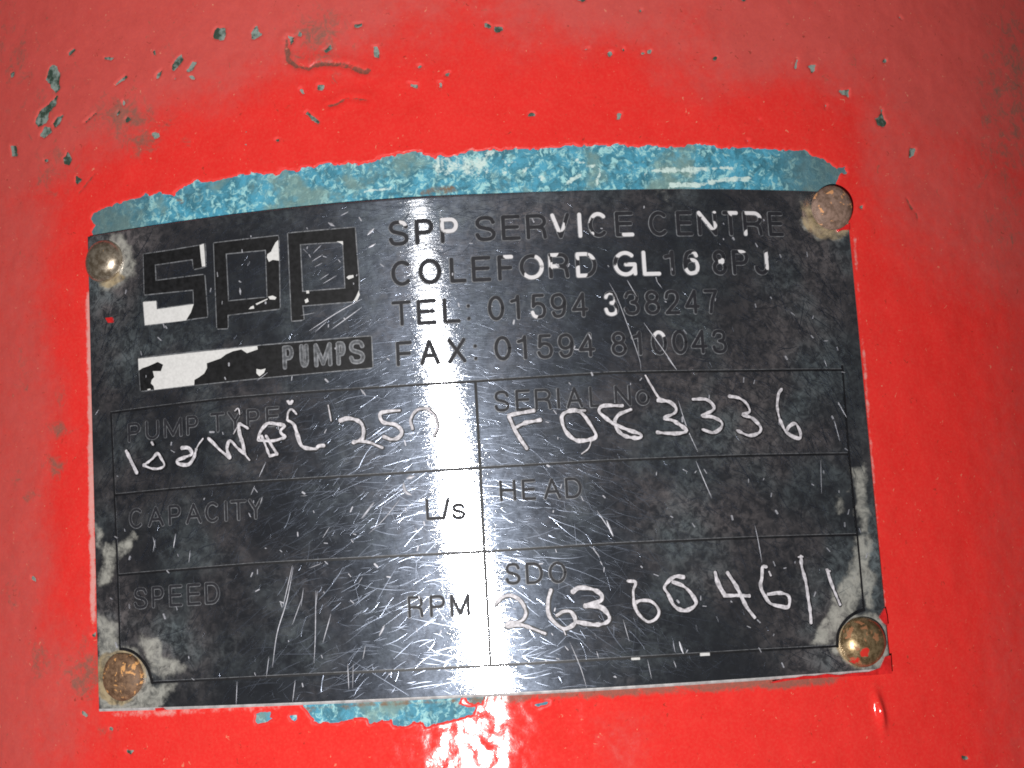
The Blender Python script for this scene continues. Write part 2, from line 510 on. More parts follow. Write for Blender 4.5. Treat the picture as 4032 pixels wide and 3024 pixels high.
def stroke_poly(pts, w):
    p = np.array(pts, float)
    t = np.gradient(p, axis=0)
    t /= np.linalg.norm(t, axis=1)[:, None] + 1e-9
    nn = np.stack([-t[:, 1], t[:, 0]], 1)
    ww = (np.array(w, float) if np.ndim(w) else np.full(len(p), w))[:, None] / 2
    return [tuple(q) for q in np.concatenate([p + nn * ww, (p - nn * ww)[::-1]])]
cracks = [stroke_poly(Z1([(1782, 240), (1785, 310), (1800, 380), (1850, 415), (1920, 428), (1980, 400), (2050, 398), (2140, 408), (2212, 425)]) + Z2([(60, 400), (120, 412), (180, 440), (235, 452)]),
                      [8, 20, 24, 14, 11, 17, 14, 18, 10, 12, 15, 20, 8]),
          Z2([(200, 450), (235, 425), (255, 440), (235, 462), (210, 460)]),
          stroke_poly(Z2([(-10, 662), (40, 650), (100, 612), (170, 615), (235, 622)]), [5, 7, 6, 6, 3]),
          stroke_poly(Z1([(490, 1200), (540, 1140), (590, 1080)]), [3, 6, 3]),
          stroke_poly(Z3([(1480, 1230), (1510, 1290), (1545, 1330), (1552, 1370)]), [3, 8, 6, 3])]

casing = empty('pump_casing', (0, RAD * S, -1.3 * S), 'curved red painted pump casing with worn patches of older blue paint, behind the nameplate', 'pump casing')

# red coat
us = axis(-RAD * 3.0, RAD * 3.0, 0.0018, -0.74, 0.76, 40)
zs = axis(-1.3, 1.3, 0.0018, -0.50, 0.62, 14)
nu, nz = len(us), len(zs)
UU, ZZ = np.meshgrid(us, zs)
UU, ZZ = UU.ravel(), ZZ.ravel()
P0 = pix(pt(UU, ZZ, HC))
front = (np.abs(UU) < 1.2)
P0[~front] = -9000
hole = masked(P0, [top_strip], 17, 0.035, 5)
hole = np.maximum(hole, masked(P0, [bottom_strip], 16, 0.035, 6))
hole = np.maximum(hole, masked(P0, small_bottom, 12, 0.05, 9))
hole = np.maximum(hole, masked(P0, chips, 5, 0.09, 8))
crack = np.clip(masked(P0, cracks, 5, 0.06, 11) / 8 + 0.6, 0, 1)
crack[~front] = 0
hole[~front] = -60
H = HC - 0.0024 * np.clip(hole / 7.0 + 0.5, 0, 1)
cd = masked(P0, cracks[:1] + cracks[2:3], 3, 0.06, 11, far=90)
H = H - 0.0008 * crack + np.where(front, 0.0009 * np.exp(-((cd + 16) / 15.0) ** 2), 0)
# coat thins out and puckers near chip edges
H = H + 0.00008 * np.exp(-((hole + 9) / 7.0) ** 2)
H = H + (fbm(UU * 22, ZZ * 22, 31, 3) - 0.5) * 0.0022 + (fbm(UU * 160, ZZ * 160, 33, 2) - 0.5) * 0.0001
# the run of thick paint low on the right
q = P0 - np.array((3462, 2800))
H = H + 0.0075 * np.exp(-((q[:, 0] - 0.20 * q[:, 1]) / 17.0) ** 2 - (q[:, 1] / 62.0) ** 2)
# ridge where the coat was cut in above the bottom right corner of the plate
# --- colour state of the coat
px, py = P0[:, 0], P0[:, 1]
def sm(x, a, b):
    t = np.clip((x - a) / (b - a), 0, 1)
    return t * t * (3 - 2 * t)
wob = (fbm(px * 0.0022, py * 0.0022, 40, 4) - 0.5)
dtop = py + 500 * wob
arch = 225 + 0.00016 * (px - 2100) ** 2            # faded band lies above this arch
fade = sm(arch - dtop, -230, 330) * 0.98
fade = np.maximum(fade, 0.85 * sm(300 + 300 * wob - px, -80, 220) * sm(py, 500, 900))
fade = np.maximum(fade, 0.85 * np.exp(-((px - 180) / 230) ** 2 - ((py - 2720) / 420) ** 2))
diag = (px - 3560) * 0.62 - (py - 620) * 0.78
fade = np.maximum(fade, 0.8 * np.exp(-(diag / 330) ** 2) * sm(px, 3250, 3500) * sm(1700 - py, 0, 700))
fade = np.maximum(fade, 0.4 * sm(px, 3700, 4000))
fade = np.maximum(fade, 0.45 * sm(px, 2150, 2500) * sm(py, 2700, 2850) * np.exp(-((px - 2350) / 260) ** 2))
grime = np.zeros(len(px))
for (x, y, rx, ry, a) in ((480, 460, 150, 110, .8), (560, 560, 120, 90, .7), (1250, 120, 130, 120, .75), (1170, 230, 60, 60, .6), (200, 680, 120, 130, .6), (60, 200, 160, 260, .5), (620, 500, 120, 160, .4),
                          (3990, 400, 200, 600, .62), (140, 350, 320, 420, .36), (3930, 900, 130, 500, .4), (700, 150, 300, 160, .3), (330, 2650, 130, 150, .75), (160, 2600, 90, 110, .6), (90, 1500, 60, 160, .45), (60, 2300, 70, 160, .5), (330, 1650, 30, 200, .35), (330, 2100, 90, 120, .3), (230, 1690, 60, 50, .75), (215, 1830, 60, 70, .7), (120, 1950, 50, 40, .6), (60, 1900, 40, 60, .6), (240, 1560, 40, 70, .6), (350, 2520, 30, 60, .5), (420, 2880, 60, 40, .5), (180, 1250, 70, 90, .4), (730, 560, 60, 40, .55), (1250, 230, 140, 60, .5), (1310, 320, 60, 70, .4), (120, 300, 120, 150, .4), (3450, 470, 200, 200, .25)):
    grime = np.maximum(grime, a * np.exp(-((px - x) / rx) ** 2 - ((py - y) / ry) ** 2))
chalk = np.zeros(len(px))
lx = 357 + 0.0125 * np.maximum(py - 1000, 0)
chalk = np.maximum(chalk, 0.95 * np.exp(-((px - lx + 8) / 17) ** 2) * sm(py, 1080, 1180) * sm(2560 - py, 0, 150))
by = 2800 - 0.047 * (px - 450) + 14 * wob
band = np.exp(-((py - by - 12) / 30) ** 2) * sm(px, 400, 470) * sm(3520 - px, 0, 60)
chalk = np.maximum(chalk, 0.62 * band * sm(1300 - px, -100, 300))
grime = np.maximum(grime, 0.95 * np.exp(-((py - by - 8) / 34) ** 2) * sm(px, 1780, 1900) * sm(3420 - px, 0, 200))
chalk = np.maximum(chalk, 0.5 * np.exp(-((hole + 8) / 6) ** 2) * (py < 720) * (py > 540) * sm(px, 1300, 1600) * sm(2300 - px, 0, 200))
rx_ = 3348 + 0.081 * (py - 870)
chalk = np.maximum(chalk, 0.6 * np.exp(-((px - rx_ - 10) / 12) ** 2) * sm(py, 880, 950) * sm(2500 - py, 0, 100) * (0.4 + 1.2 * fbm(px * 0.01, py * 0.006, 77, 2)))
mesh('red_paint', pt(UU, ZZ, H), grid_faces(nu, nz), M['red'], casing, dict(fade=fade, grime=grime, chalk=chalk, crack=crack, rim=np.exp(-(np.clip(hole, -60, 60) / 11.0) ** 2)))

# casing wall with the old coat
us2 = axis(-RAD * math.pi, RAD * math.pi, 0.004, -0.72, 0.74, 60)
zs2 = axis(-1.29, 1.29, 0.004, -0.48, 0.62, 6)
U2, Z2_ = np.meshgrid(us2, zs2)
U2, Z2_ = U2.ravel(), Z2_.ravel()
P2 = pix(pt(U2, Z2_, HC - PAINT))
P2[np.abs(U2) > 1.2] = -9000
x2, y2 = P2[:, 0], P2[:, 1]
blue = np.maximum(sm(masked(P2, [top_strip, bottom_strip] + small_bottom, 0), -40, -15), 0)
dull = np.maximum(sm(620 - x2, -200, 260), sm(x2, 2900, 3250)) * sm(1300 - y2, 0, 200)
dull = np.maximum(dull, 0.5 * np.exp(-((x2 - 760) / 150) ** 2 - ((y2 - 760) / 60) ** 2))
pale = np.zeros(len(x2))
for poly in (Z2([(620, 970), (1000, 950), (1000, 1090), (690, 1110)]),):
    pale = np.maximum(pale, 0.66 * sm(masked(P2, [poly], 30, 0.03, 91), -40, 30))
for poly in (stroke_poly(Z2([(1950, 1090), (2000, 1060), (2212, 1055)]) + Z3([(120, 1060), (260, 1045), (400, 1045)]), 14),
             stroke_poly(Z3([(0, 1150), (180, 1150), (330, 1120), (520, 1105)]), 16), stroke_poly(Z3([(120, 1100), (170, 1075), (260, 1050)]), 12),
             stroke_poly(Z2([(1480, 1140), (1560, 1080)]), 14), stroke_poly(Z2([(1530, 1000), (1680, 1050), (1660, 1150)]), 9), stroke_poly(Z2([(1190, 1080), (1230, 1030)]), 14),
             ell(*Z2([(1325, 1110)])[0], 18, 12), ell(*Z2([(1085, 1070)])[0], 16, 12), stroke_poly(Z2([(1070, 990), (1110, 1025), (1160, 1000)]), 10), stroke_poly(Z2([(210, 1190), (380, 1170)]), 12)):
    pale = np.maximum(pale, 0.8 * sm(masked(P2, [poly]), -8, 2))
brown = np.zeros(len(x2))
for poly in (Z2([(540, 1195), (620, 1165), (780, 1160), (800, 1190), (700, 1215), (560, 1225)]), ell(*Z1([(1120, 1250)])[0], 22, 16), stroke_poly(B5([(-40, 1240), (100, 1225), (400, 1200), (700, 1185), (1100, 1170)]), 22), B5([(1090, 1150), (1320, 1130), (1300, 1200), (1100, 1230)])):
    brown = np.maximum(brown, 0.62 * sm(masked(P2, [poly]), -18, 8))
relief = (fbm(U2 * 120, Z2_ * 120, 51, 3) - 0.5) * 0.0007
mesh('casing_wall', pt(U2, Z2_, HC - PAINT + relief), grid_faces(len(us2), len(zs2)), M['old'], casing, dict(blue=blue, dull=dull, pale=pale, brown=brown))
for s_ in (-1, 1):     # end covers of the casing
    a = np.linspace(0, 2 * math.pi, 97)[:-1]
    V = [(0, RAD * S, 1.3 * s_ * S)] + [((RAD - T) * math.sin(t) * S, (RAD - (RAD - T) * math.cos(t)) * S, 1.3 * s_ * S) for t in a]
    F = [(0, 1 + i, 1 + (i + 1) % 96) if s_ < 0 else (0, 1 + (i + 1) % 96, 1 + i) for i in range(96)]
    mesh('end_cover', V, F, M['splash'], casing, smooth=False)

# ------------------------------------------------------------------ nameplate
plate = empty('nameplate', (0, 0, 0), 'scratched metal nameplate with black lettering and scribed numbers, riveted to the red casing', 'nameplate')

RIV = {'tl': (408, 1028, 83), 'tr': (3276, 818, 87), 'bl': (469, 2666, 89), 'br': (3400, 2528, 92)}
pu = np.concatenate([[-.5, -.4992, -.4980], np.linspace(-.4965, .4965, 620), [.4980, .4992, .5]])
hz_ = PH / 2
pz = np.concatenate([[-hz_, -hz_ + .0014, -hz_ + .0034], np.linspace(-hz_ + .0046, hz_ - .0035, 372), [hz_ - .0020, hz_ - .0008, hz_]])
drop = np.zeros(len(pu)); drop[[0, -1]] = .0011; drop[[1, -2]] = .0003
dropz = np.zeros(len(pz)); dropz[[0, -1]] = .0011; dropz[[1, -2]] = .0003; dropz[0] = .0020; dropz[1] = .0009; dropz[2] = .0001
PU, PZ = np.meshgrid(pu, pz)
DH = -np.maximum(drop[None, :], dropz[:, None])
PU, PZ, DH = PU.ravel(), PZ.ravel(), DH.ravel()
# gentle hand-bent waviness
def plate_h(u, z):
    return (fbm(np.asarray(u) * 5 + 3, np.asarray(z) * 5 + 9, 61, 2) - 0.5) * 0.0012 + 0.001 - (0.17 * np.asarray(z) + 0.011) * 0.08 * np.tanh(np.asarray(u) / 0.08)
Hp = DH + plate_h(PU, PZ)
VP = pt(PU, PZ, Hp)
PP = pix(VP)
residue_polys = [B1([(300, 1190), (420, 1098), (450, 1120), (440, 1150), (390, 1205), (320, 1275), (298, 1260)]),
                 B1([(130, 1040), (190, 1060), (210, 1110), (165, 1205), (140, 1190)]),
                 B1([(218, 1180), (290, 1175), (285, 1260), (262, 1340), (225, 1420), (205, 1490), (172, 1480), (185, 1330)]),
                 B3([(1775, 830), (1855, 790), (1868, 1000), (1885, 1130), (1875, 1290), (1812, 1300), (1795, 1100), (1775, 950)]),
                 B3([(1650, 1155), (1648, 1060), (1690, 995), (1755, 955), (1758, 985), (1700, 1020), (1678, 1080), (1682, 1160)]),
                 B3([(1760, 1290), (1880, 1290), (1900, 1420), (1870, 1660), (1800, 1660), (1790, 1500)]),
                 B6([(1790, 120), (1830, 490), (1740, 540), (1660, 620), (1640, 740), (1480, 750), (1500, 660), (1600, 480), (1700, 300)]),
                 B6([(1840, 120), (1930, 260), (1900, 500), (1850, 500)]),
                 B4([(715, 590), (860, 600), (865, 800), (980, 830), (1070, 930), (1110, 1050), (1280, 1045), (1200, 1130), (1180, 1190), (1120, 1240), (715, 1262)]),
                 B4([(1030, 720), (1150, 730), (1170, 830), (1330, 930), (1230, 1010), (1100, 960), (1060, 850)]),
                 B4([(715, 560), (840, 580), (850, 720), (720, 760)])]
def ring(c, r0, r1, a0, a1):
    return [(c[0] + r1 * math.cos(math.radians(a)), c[1] + r1 * math.sin(math.radians(a))) for a in np.linspace(a0, a1, 14)] + \
           [(c[0] + r0 * math.cos(math.radians(a)), c[1] + r0 * math.sin(math.radians(a))) for a in np.linspace(a1, a0, 14)]
residue_polys += [ring(RIV['tl'], 60, 122, -75, 95), ring(RIV['tr'], 60, 122, 100, 190), ring(RIV['tr'], 60, 118, 40, 110), ring(RIV['bl'], 60, 118, 0, 359), ring(RIV['br'], 60, 116, 0, 359)]
res = sm(masked(PP, residue_polys, 26, 0.018, 71), -46, 34)
res = np.maximum(res, 0.30 * sm(PP[:, 1] - (850 - 0.04 * PP[:, 0]), 180, 0) * sm(PP[:, 0], 1900, 2600))
stain = sm(masked(PP, [ring(RIV['tr'], 60, 124, 60, 220), ring(RIV['tr'], 60, 112, 20, 120), ring(RIV['bl'], 60, 106, 60, 360), ring(RIV['tl'], 60, 100, 40, 120), ring(RIV['br'], 60, 102, 100, 220)], 10, 0.03, 73), -20, 10)
hz2 = np.zeros(len(PP))  # grey clouds: dust plus reflections painted into the colour
for (x, y, rx, ry, a) in ((430, 1150, 110, 150, 1.0), (470, 950, 160, 70, .8), (2900, 1700, 260, 260, .55), (3100, 1250, 350, 400, .25), (3250, 1000, 120, 120, .6), (2750, 2050, 220, 200, .5), (500, 1350, 200, 150, .35),
                          (3330, 2600, 200, 90, .8), (450, 2430, 120, 90, .7), (640, 2560, 180, 110, .6), (2800, 2280, 120, 80, .6), (650, 2480, 120, 60, .5), (1900, 850, 500, 90, .55), (1750, 1050, 300, 260, .4), (3280, 2470, 130, 250, .5), (3440, 2200, 40, 300, .7)):
    hz2 = np.maximum(hz2, a * np.exp(-((PP[:, 0] - x) / rx) ** 2 - ((PP[:, 1] - y) / ry) ** 2))
npu, npz = len(pu), len(pz)
F = grid_faces(npu, npz)
rim = np.zeros((npz - 1, npu - 1), int)
rim[:2, :] = 1
rim[:, -1] = 1
mesh('plate', VP, F, [M['plate'], M['cut']], plate, midx=rim.ravel(), attrs= dict(residue=res, stain=stain, haze=hz2), uvs=np.stack([PU + .5, PZ + .5], 1))
# cut edge of the sheet
loop = list(range(npu)) + [npu * (k + 1) - 1 for k in range(1, npz)] + list(range(npu * npz - 2, npu * (npz - 1) - 1, -1)) + [npu * k for k in range(npz - 2, 0, -1)]
lv = np.array(loop)
VB = pt(PU[lv], PZ[lv], np.full(len(lv), -T - 0.001))
VE = np.concatenate([VP[lv], VB])
n_ = len(lv)
i_ = np.arange(n_)
FE = np.stack([i_, i_ + n_, (i_ + 1) % n_ + n_, (i_ + 1) % n_], 1)
mesh('plate_edge', VE, FE, M['cut'], plate, smooth=False)

# ------------------------------------------------------------------ strokes on the plate
class Strokes:
    """ribbons lying on the plate; coordinates are (u, z) in plate widths"""
    def __init__(s):
        s.V, s.F, s.mi, s.bare, s.k, s.n = [], [], [], [], 0, 0
    def add(s, P, w, h, mi=0, crown=0.0, blobs=None, taper=False, step=0.0016, wob=0.0):
        P = np.array(P, float)
        if len(P) < 2:
            return
        seg = np.linalg.norm(np.diff(P, axis=0), axis=1)
        L = np.concatenate([[0], np.cumsum(seg)])
        n = max(2, int(L[-1] / step) + 1)
        t = np.linspace(0, L[-1], n)
        Q = np.stack([np.interp(t, L, P[:, 0]), np.interp(t, L, P[:, 1])], 1)
        tg = np.gradient(Q, axis=0)
        tg /= np.linalg.norm(tg, axis=1)[:, None] + 1e-12
        nn = np.stack([-tg[:, 1], tg[:, 0]], 1)
        hw = np.full(n, w / 2)
        if not crown:                       # round caps
            ex = [0.38, 0.75, 0.95]
            a = [Q[0] - tg[0] * w / 2 * math.sqrt(1 - e * e) for e in ex]
            b = [Q[-1] + tg[-1] * w / 2 * math.sqrt(1 - e * e) for e in ex[::-1]]
            Q = np.concatenate([a, Q, b])
            nn = np.concatenate([[nn[0]] * 3, nn, [nn[-1]] * 3])
            hw = np.concatenate([np.array(ex) * w / 2, hw, np.array(ex[::-1]) * w / 2])
        if taper:
            tt = np.linspace(0, 1, len(hw))
            hw = hw * np.sqrt(np.clip(4 * tt * (1 - tt), 0.04, 1))
        if wob:
            hw = hw * (1 + wob * (2 * vnoise(np.arange(len(hw)) * 0.31 + s.k * 7.3, np.full(len(hw), s.k * 1.7), 5) - 1))
        s.k += 1
        hh = h + (s.k % 23) * 1.1e-5
        offs = (-1, -.5, 0, .5, 1) if crown else (-1, 0, 1)
        m = len(offs)
        b0 = s.n
        rows = []
        for o in offs:
            X = Q + nn * (hw * o)[:, None]
            hx = plate_h(X[:, 0], X[:, 1]) + hh + crown * (1 - o * o)
            rows.append(np.concatenate([X, hx[:, None]], 1))
        A = np.stack(rows, 1).reshape(-1, 3)
        s.V.append(A)
        s.n += len(A)
        N_ = len(Q)
        i = (np.arange(N_ - 1)[:, None] * m + np.arange(m - 1)[None, :]).ravel() + b0
        s.F.append(np.stack([i, i + m, i + m + 1, i + 1], 1))
        s.mi.append(np.full(len(i), mi))
        if blobs is not None:
            pxl = pix(pt(A[:, 0], A[:, 1], A[:, 2]))
            v = np.zeros(len(A))
            for (x, y, r) in blobs:
                v = np.maximum(v, 1.0 - 0.5 * np.hypot(pxl[:, 0] - x, pxl[:, 1] - y) / r)
            s.bare.append(np.clip(v, 0, 1))
        else:
            s.bare.append(np.zeros(len(A)))
    def build(s, name, mats, kind=None, label=None):
        A = np.concatenate(s.V)
        o = mesh(name, pt(A[:, 0], A[:, 1], A[:, 2]), np.concatenate(s.F), mats, plate, dict(bare=np.concatenate(s.bare)), midx=np.concatenate(s.mi), kind=kind)
        if label:
            o['label'] = label
        return o

def smooth_curve(P, n=8, closed=False):
    P = np.array(P, float)
    if len(P) < 3:
        return P
    if closed:
        Q = np.concatenate([P[-1:], P, P[:2]])
    else:
        Q = np.concatenate([[2 * P[0] - P[1]], P, [2 * P[-1] - P[-2]]])
    o = []
    for i in range(1, len(Q) - 2):
        a, b, c, d = Q[i - 1], Q[i], Q[i + 1], Q[i + 2]
        for t in np.linspace(0, 1, n, endpoint=False):
            o.append(0.5 * (2 * b + (c - a) * t + (2 * a - 5 * b + 4 * c - d) * t * t + (3 * b - a - 3 * c + d) * t ** 3))
    o.append(Q[-2])
    return np.array(o)

def arc(cx, cy, rx, ry, a0, a1, n=20):
    return [(cx + rx * math.cos(math.radians(a)), cy + ry * math.sin(math.radians(a))) for a in np.linspace(a0, a1, n)]

SS = smooth_curve([(.97, .78), (.84, .95), (.5, 1), (.16, .95), (.03, .76), (.16, .59), (.5, .51), (.84, .42), (1, .24), (.85, .05), (.5, 0), (.14, .05), (0, .23)], 6)
bowl = lambda y0, x=.62: [(0, 1), (x, 1)] + arc(x, (1 + y0) / 2, 1 - x, (1 - y0) / 2, 90, -90, 12) + [(0, y0)]
THREE = smooth_curve([(.04, .8), (.2, .96), (.5, 1), (.82, .94), (.93, .76), (.8, .58), (.5, .53)], 6), smooth_curve([(.5, .53), (.85, .46), (1, .26), (.85, .06), (.48, 0), (.14, .06), (0, .24)], 6)
GL = {
    'S': [SS], 's': [SS], 'P': [[(0, 0), (0, 1)], bowl(.46)],
    'E': [[(0, 0), (0, 1)], [(0, 1), (1, 1)], [(0, .52), (.92, .52)], [(0, 0), (1, 0)]],
    'F': [[(0, 0), (0, 1)], [(0, 1), (1, 1)], [(0, .50), (.9, .50)]],
    'R': [[(0, 0), (0, 1)], bowl(.48), [(.6, .48), (.9, .40), (.96, .25), (1, 0)]],
    'V': [[(0, 1), (.5, 0)], [(.5, 0), (1, 1)]], 'I': [[(.5, 0), (.5, 1)]],
    'C': [arc(.52, .5, .52, .5, 48, 312, 30)], 'G': [arc(.52, .5, .52, .5, 48, 330, 30), [(.55, .46), (1, .46)], [(1, .46), (1, .02)]],
    'N': [[(0, 0), (0, 1)], [(0, 1), (1, 0)], [(1, 0), (1, 1)]], 'T': [[(0, 1), (1, 1)], [(.5, 0), (.5, 1)]],
    'O': [arc(.5, .5, .5, .5, 0, 360, 40)], '0': [arc(.5, .5, .5, .5, 0, 360, 40)], 'o': [arc(.5, .5, .5, .5, 0, 360, 32)],
    'L': [[(0, 1), (0, 0)], [(0, 0), (1, 0)]], 'D': [[(0, 0), (0, 1)], [(0, 1), (.45, 1)] + arc(.45, .5, .55, .5, 90, -90, 20) + [(0, 0)]],
    'J': [[(1, 1), (1, .3)] + arc(.5, .28, .5, .28, 0, -180, 14)],
    'U': [[(0, 1), (0, .32)] + arc(.5, .32, .5, .32, 180, 360, 16) + [(1, 1)]],
    'M': [[(0, 0), (0, 1)], [(0, 1), (.5, .06)], [(.5, .06), (1, 1)], [(1, 1), (1, 0)]],
    'Y': [[(0, 1), (.5, .45)], [(1, 1), (.5, .45)], [(.5, .45), (.5, 0)]],
    'A': [[(0, 0), (.5, 1)], [(.5, 1), (1, 0)], [(.17, .34), (.83, .34)]], 'X': [[(0, 0), (1, 1)], [(0, 1), (1, 0)]],
    'H': [[(0, 0), (0, 1)], [(1, 0), (1, 1)], [(0, .52), (1, .52)]], '/': [[(0, 0), (1, 1)]],
    ':': [[(.5, .08), (.5, .09)], [(.5, .66), (.5, .67)]],
    '1': [[(1, 0), (1, 1)], [(1, 1), (.75, .84), (0, .78)]], '2': [smooth_curve([(.03, .72), (.14, .93), (.5, 1), (.86, .93), (.97, .72), (.85, .5), (.45, .25), (.02, 0)], 6), [(.02, 0), (1, 0)]],
    '3': list(THREE), '4': [[(.75, 0), (.75, 1)], [(.75, 1), (0, .28)], [(0, .28), (1, .28)]],
    '5': [[(.9, 1), (.16, 1)], [(.16, 1), (.08, .5)], smooth_curve([(.08, .5), (.3, .62), (.6, .63), (.9, .52), (1, .3), (.86, .07), (.5, 0), (.14, .06), (0, .23)], 6)],
    '6': [smooth_curve([(.94, .82), (.8, .97), (.5, 1), (.18, .88), (.02, .5), (.06, .2), (.28, .02), (.55, 0), (.88, .08), (1, .32), (.86, .55), (.55, .62), (.2, .54), (.03, .34)], 6)],
    '7': [[(0, 1), (1, 1)], smooth_curve([(1, 1), (.62, .55), (.42, 0)], 6)],
    '8': [arc(.5, .77, .43, .23, 0, 360, 28), arc(.5, .27, .5, .27, 0, 360, 28)],
    '9': [[(1 - a, 1 - b) for a, b in smooth_curve([(.94, .82), (.8, .97), (.5, 1), (.18, .88), (.02, .5), (.06, .2), (.28, .02), (.55, 0), (.88, .08), (1, .32), (.86, .55), (.55, .62), (.2, .54), (.03, .34)], 6)]],
}

def text(name, items, hpx, wpx, blobs=(), halo=5.0, shear=0.0, xh=None):
    """items: (char, x0, x1, baseline y) in photograph pixels"""
    base = uv([((a + b) / 2, y) for _, a, b, y in items])
    co_ = np.polyfit(base[:, 0], base[:, 1], 1 if len(items) > 2 else 0)
    kx = abs(uv([(1900, 1900), (2000, 1900)])[1, 0] - uv([(1900, 1900), (2000, 1900)])[0, 0]) / 100
    w, h = wpx * kx, hpx * kx
    ks = Strokes()
    for layer in (0, 1):
        if layer == 0 and not halo:
            continue
        for (c, a, b, y) in items:
            ua, ub = uv([(a, y), (b, y)])[:, 0]
            z0 = np.polyval(co_, (ua + ub) / 2)
            hc = h * (0.74 if c in 'os' else 1.0)
            for st in GL[c]:
                st = np.array(st, float)
                X = ua + w / 2 + st[:, 0] * max(ub - ua - w, 1e-6)
                Z = z0 + w / 2 + st[:, 1] * (hc - w)
                X = X + shear * (Z - z0)
                P = np.stack([X, Z], 1)
                if layer == 0:
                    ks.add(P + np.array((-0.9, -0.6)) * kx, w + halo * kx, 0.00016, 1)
                else:
                    ks.add(P, w, 0.00052, 0, blobs=blobs)
    return ks.build(name, [M['prn'], M['edge']])

def it(f, rows):
    """(char, X0, X1, Ybase) in a zoomed crop -> photograph pixels"""
    return [(c,) + (f([(a, y)])[0][0], f([(b, y)])[0][0], f([(a, y)])[0][1]) for c, a, b, y in rows]
def bl(f, rows):
    return [(*f([(x, y)])[0], r * K12) for x, y, r in rows]

text('address_line', it(A5, [('S', 250, 392, 502), ('P', 440, 572, 487), ('P', 622, 750, 474), ('S', 873, 1022, 466), ('E', 1064, 1202, 452), ('R', 1243, 1392, 440), ('V', 1424, 1562, 434), ('I', 1610, 1660, 434), ('C', 1698, 1838, 422), ('E', 1893, 2027, 418)])
     + it(A6, [('C', 296, 438, 415), ('E', 496, 616, 414), ('N', 652, 792, 416), ('T', 836, 950, 418), ('R', 985, 1122, 420), ('E', 1168, 1276, 422)]), 104, 15,
     bl(A5, [(352, 318, 34), (690, 320, 84), (1440, 280, 46), (1475, 350, 44), (1635, 290, 66), (1635, 385, 66), (1735, 250, 44), (1800, 248, 55), (1716, 408, 16), (1985, 408, 50)])
     + bl(A6, [(672, 245, 42), (705, 295, 38), (745, 345, 34), (902, 238, 45), (1020, 236, 42), (1088, 250, 46), (1000, 402, 26), (762, 240, 20)]))
text('address_line', it(A5, [('C', 268, 418, 792), ('O', 466, 628, 775), ('L', 690, 808, 763), ('E', 848, 988, 752), ('F', 1036, 1152, 742), ('O', 1196, 1372, 738), ('R', 1408, 1555, 726), ('D', 1606, 1758, 722), ('G', 1880, 2048, 714), ('L', 2090, 2222, 706)])
     + it(A6, [('1', 405, 480, 700), ('6', 545, 662, 706), ('8', 758, 862, 702), ('P', 903, 1022, 697), ('J', 1065, 1166, 704)]), 104, 15,
     bl(A5, [(1118, 556, 46), (1352, 620, 62), (1340, 700, 60), (1270, 722, 48), (1350, 570, 48), (1442, 546, 30), (1446, 640, 30), (1640, 560, 44), (1632, 690, 52), (1730, 552, 42), (1965, 530, 84), (2025, 660, 66), (1935, 685, 70), (1888, 690, 30), (2110, 560, 66), (2110, 650, 80), (2195, 692, 54)])
     + bl(A6, [(622, 578, 40), (655, 640, 44), (590, 692, 52), (812, 605, 24), (962, 515, 34), (1152, 600, 32), (1152, 650, 20), (1148, 560, 26)]))
text('phone_line', it(A5, [('T', 272, 412, 1075), ('E', 454, 592, 1064), ('L', 642, 764, 1054), (':', 808, 842, 1050), ('0', 966, 1084, 1040), ('1', 1128, 1197, 1028), ('5', 1276, 1388, 1024), ('9', 1422, 1538, 1014), ('4', 1574, 1694, 1006), ('3', 1812, 1914, 1002), ('3', 1956, 2070, 998)])
     + it(A6, [('8', 262, 374, 993), ('2', 408, 518, 989), ('4', 555, 662, 984), ('7', 696, 798, 984)]), 101, 13, bl(A5, [(1292, 1000, 32), (1838, 885, 46), (1845, 975, 50)]))
text('fax_line', it(A5, [('F', 303, 418, 1370), ('A', 474, 614, 1354), ('X', 676, 806, 1343), (':', 858, 892, 1338), ('0', 1012, 1134, 1328), ('1', 1178, 1248, 1322), ('5', 1322, 1438, 1312), ('9', 1476, 1592, 1304), ('4', 1624, 1744, 1294), ('8', 1862, 1974, 1292), ('1', 2012, 2083, 1288)])
     + it(A6, [('0', 312, 424, 1281), ('0', 462, 574, 1280), ('4', 600, 718, 1278), ('3', 752, 860, 1278)]), 99, 13, bl(A6, [(362, 1112, 56)]))
text('field_name', it(B1, [('P', 388, 478, 440), ('U', 516, 612, 420), ('M', 648, 778, 404), ('P', 812, 896, 398), ('T', 985, 1088, 385), ('Y', 1110, 1216, 368), ('P', 1248, 1340, 340), ('E', 1386, 1482, 316)]), 79, 10.5, halo=4)
text('field_name', it(B1, [('C', 392, 492, 1068), ('A', 528, 642, 1056), ('P', 678, 766, 1048), ('A', 802, 916, 1036), ('C', 942, 1046, 1024), ('I', 1082, 1104, 1018), ('T', 1126, 1242, 1010), ('Y', 1258, 1358, 1004)]), 82, 10.5, halo=4.5)
text('field_name', it(B1, [('S', 422, 518, 1654), ('P', 553, 638, 1644), ('E', 678, 772, 1636), ('E', 808, 906, 1626), ('D', 938, 1044, 1618)]), 86, 10.5, halo=4.5)
text('field_name', it(B2, [('L', 516, 638, 1006), ('/', 632, 690, 1008), ('s', 706, 800, 1002)]), 84, 10.5, halo=4)
text('field_name', it(B5, [('R', 753, 863, 568), ('P', 912, 1024, 562), ('M', 1062, 1202, 556)]), 84, 10.5, halo=4)
text('field_name', it(B2, [('S', 1012, 1120, 225), ('E', 1166, 1272, 216), ('R', 1306, 1424, 208), ('I', 1464, 1490, 200), ('A', 1534, 1654, 196), ('L', 1703, 1792, 188), ('N', 1886, 2004, 180), ('o', 2040, 2140, 180)]), 84, 10.5, halo=4)
